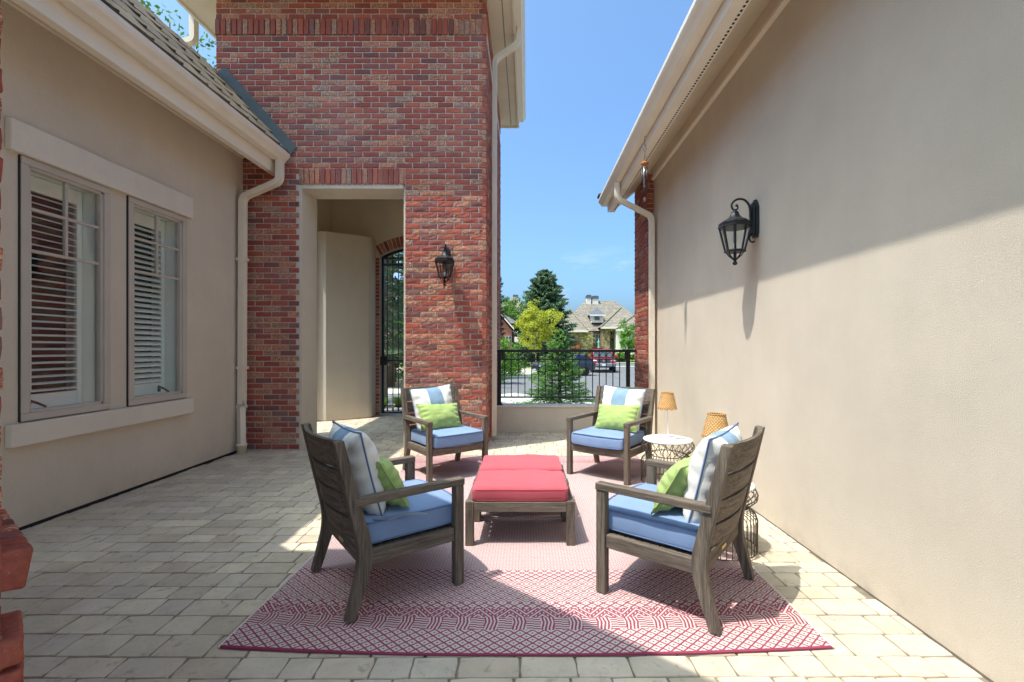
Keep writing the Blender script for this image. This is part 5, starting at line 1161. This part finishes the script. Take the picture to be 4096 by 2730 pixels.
for s in (-1, 1):
    mb = MB(); mb.add([(s*.905, 1.6, 1.28), (s*.905, 3.0, 1.28), (s*.82, 2.95, 1.74), (s*.81, 2.0, 1.76)], [(0, 1, 2, 3)]); mb.build('side_window', 'car_glass', cb)
    mb = MB(); mb.box(s*1.0, s*1.22, 1.35, 1.43, 1.2, 1.42); mb.build('mirror', 'red_paint', pk, bevel=.03)
    mb = MB(); mb.add([(s*.58, -.03, .92), (s*.92, .04, .94), (s*.90, .06, 1.08), (s*.60, .0, 1.06)], [(0, 1, 2, 3)]); mb.add([(s*.58, .03, .90), (s*.95, .10, .92), (s*.93, .12, 1.10), (s*.60, .06, 1.08)], [(0, 1, 2, 3)]); mb.build('headlight', 'headlamp', pk)
    for yy in (.75, 4.35): wheel(pk, s*.86, yy, .40, .26)
    mb = MB(); mb.lathe([(.05, 0), (.085, .01), (.085, .05)], 12); o = mb.build('fog_lamp', 'black_plastic', pk); o.matrix_basis = Matrix.Translation((s*.74, -.12, .64)) @ Matrix.Rotation(R(-90), 4, 'X')
mb = MB(); mb.box(-.56, .56, -.06, .02, .82, 1.08); gl = mb.build('grille', 'bumper_chrome', pk, bevel=.03)
mb = MB()
for z_ in (.85, .915, .98): mb.box(-.49, .49, -.075, -.055, z_, z_+.045)
tag(mb.build('grille_bar', 'black_plastic', gl), kind='stuff')
mb = MB(); mb.lathe([(.03, 0), (.09, .008), (.10, .02)], 16); o = mb.build('emblem', 'bumper_chrome', gl); o.matrix_basis = Matrix.Translation((0, -.085, .95)) @ Matrix.Rotation(R(-90), 4, 'X')
mb = MB(); loft(mb, [(-.18, bsec(.80, .52, .74, .05)), (-.10, bsec(.98, .50, .78, .05)), (.25, bsec(1.01, .50, .78, .05))]); bm_ = mb.build('bumper', 'bumper_chrome', pk, bevel=.02)
mb = MB(); mb.box(-.5, .5, -.20, -.15, .42, .52); mb.build('air_dam', 'black_plastic', bm_)
mb = MB(); mb.box(-.16, .16, -.2, -.18, .57, .73); mb.build('number_plate', 'plate_white', bm_)
# SUV, front toward -y, turned to face left
sv = thing('parked_suv', 'dark navy suv parked behind the young spruce', 'car', (.55, 32.7, hgt(2, 32)), R(-68))
mb = MB(); loft(mb, [(0, bsec(.80, .5, .82, .1)), (.15, bsec(.90, .38, .94, .1)), (1.0, bsec(.93, .33, 1.04, .1)), (1.3, bsec(.93, .33, 1.06, .1)), (3.6, bsec(.93, .33, 1.08, .1)), (4.25, bsec(.91, .38, 1.05, .1)), (4.4, bsec(.84, .5, .95, .1))]); mb.build('body', 'navy_paint', sv, bevel=.03, smooth=True)
mb = MB(); loft(mb, [(1.15, bsec(.84, 1.0, 1.07, .03, .02)), (1.9, bsec(.84, 1.0, 1.52, .06, .14)), (2.3, bsec(.84, 1.0, 1.58, .06, .16)), (3.7, bsec(.84, 1.0, 1.55, .06, .16)), (4.2, bsec(.84, 1.0, 1.12, .05, .05))]); cb = mb.build('cabin', 'navy_paint', sv, bevel=.03)
mb = MB(); mb.add([(-.74, 1.16, 1.09), (.74, 1.16, 1.09), (.62, 1.84, 1.50), (-.62, 1.84, 1.50)], [(0, 1, 2, 3)]); mb.build('windshield', 'car_glass', cb)
for s in (-1, 1):
    for (a, b) in ((1.55, 2.45), (2.55, 3.35), (3.42, 3.9)):
        mb = MB(); mb.add([(s*.86, a, 1.11), (s*.86, b, 1.11), (s*.755, b-.05, 1.46), (s*.755, max(a, 1.95), 1.46)], [(0, 1, 2, 3)]); mb.build('side_window', 'car_glass', cb)
    for yy in (.85, 3.5): wheel(sv, s*.82, yy, .35, .24)
    mb = MB(); mb.box(s*.55, s*.84, -.02, .1, .70, .82); mb.build('headlight', 'headlamp', sv, bevel=.02)
    mb = MB(); mb.box(s*.70, s*.87, 4.28, 4.42, .78, 1.0); mb.build('tail_light', 'tail_lamp', sv, bevel=.02)
    mb = MB(); mb.box(s*.9, s*1.08, 1.5, 1.58, 1.06, 1.2); mb.build('mirror', 'navy_paint', sv, bevel=.02)
mb = MB(); mb.box(-.5, .5, -.03, .02, .55, .78); mb.build('grille', 'black_plastic', sv, bevel=.02)
mb = MB(); mb.box(-.16, .16, -.05, -.03, .44, .54); mb.build('number_plate', 'plate_white', sv)
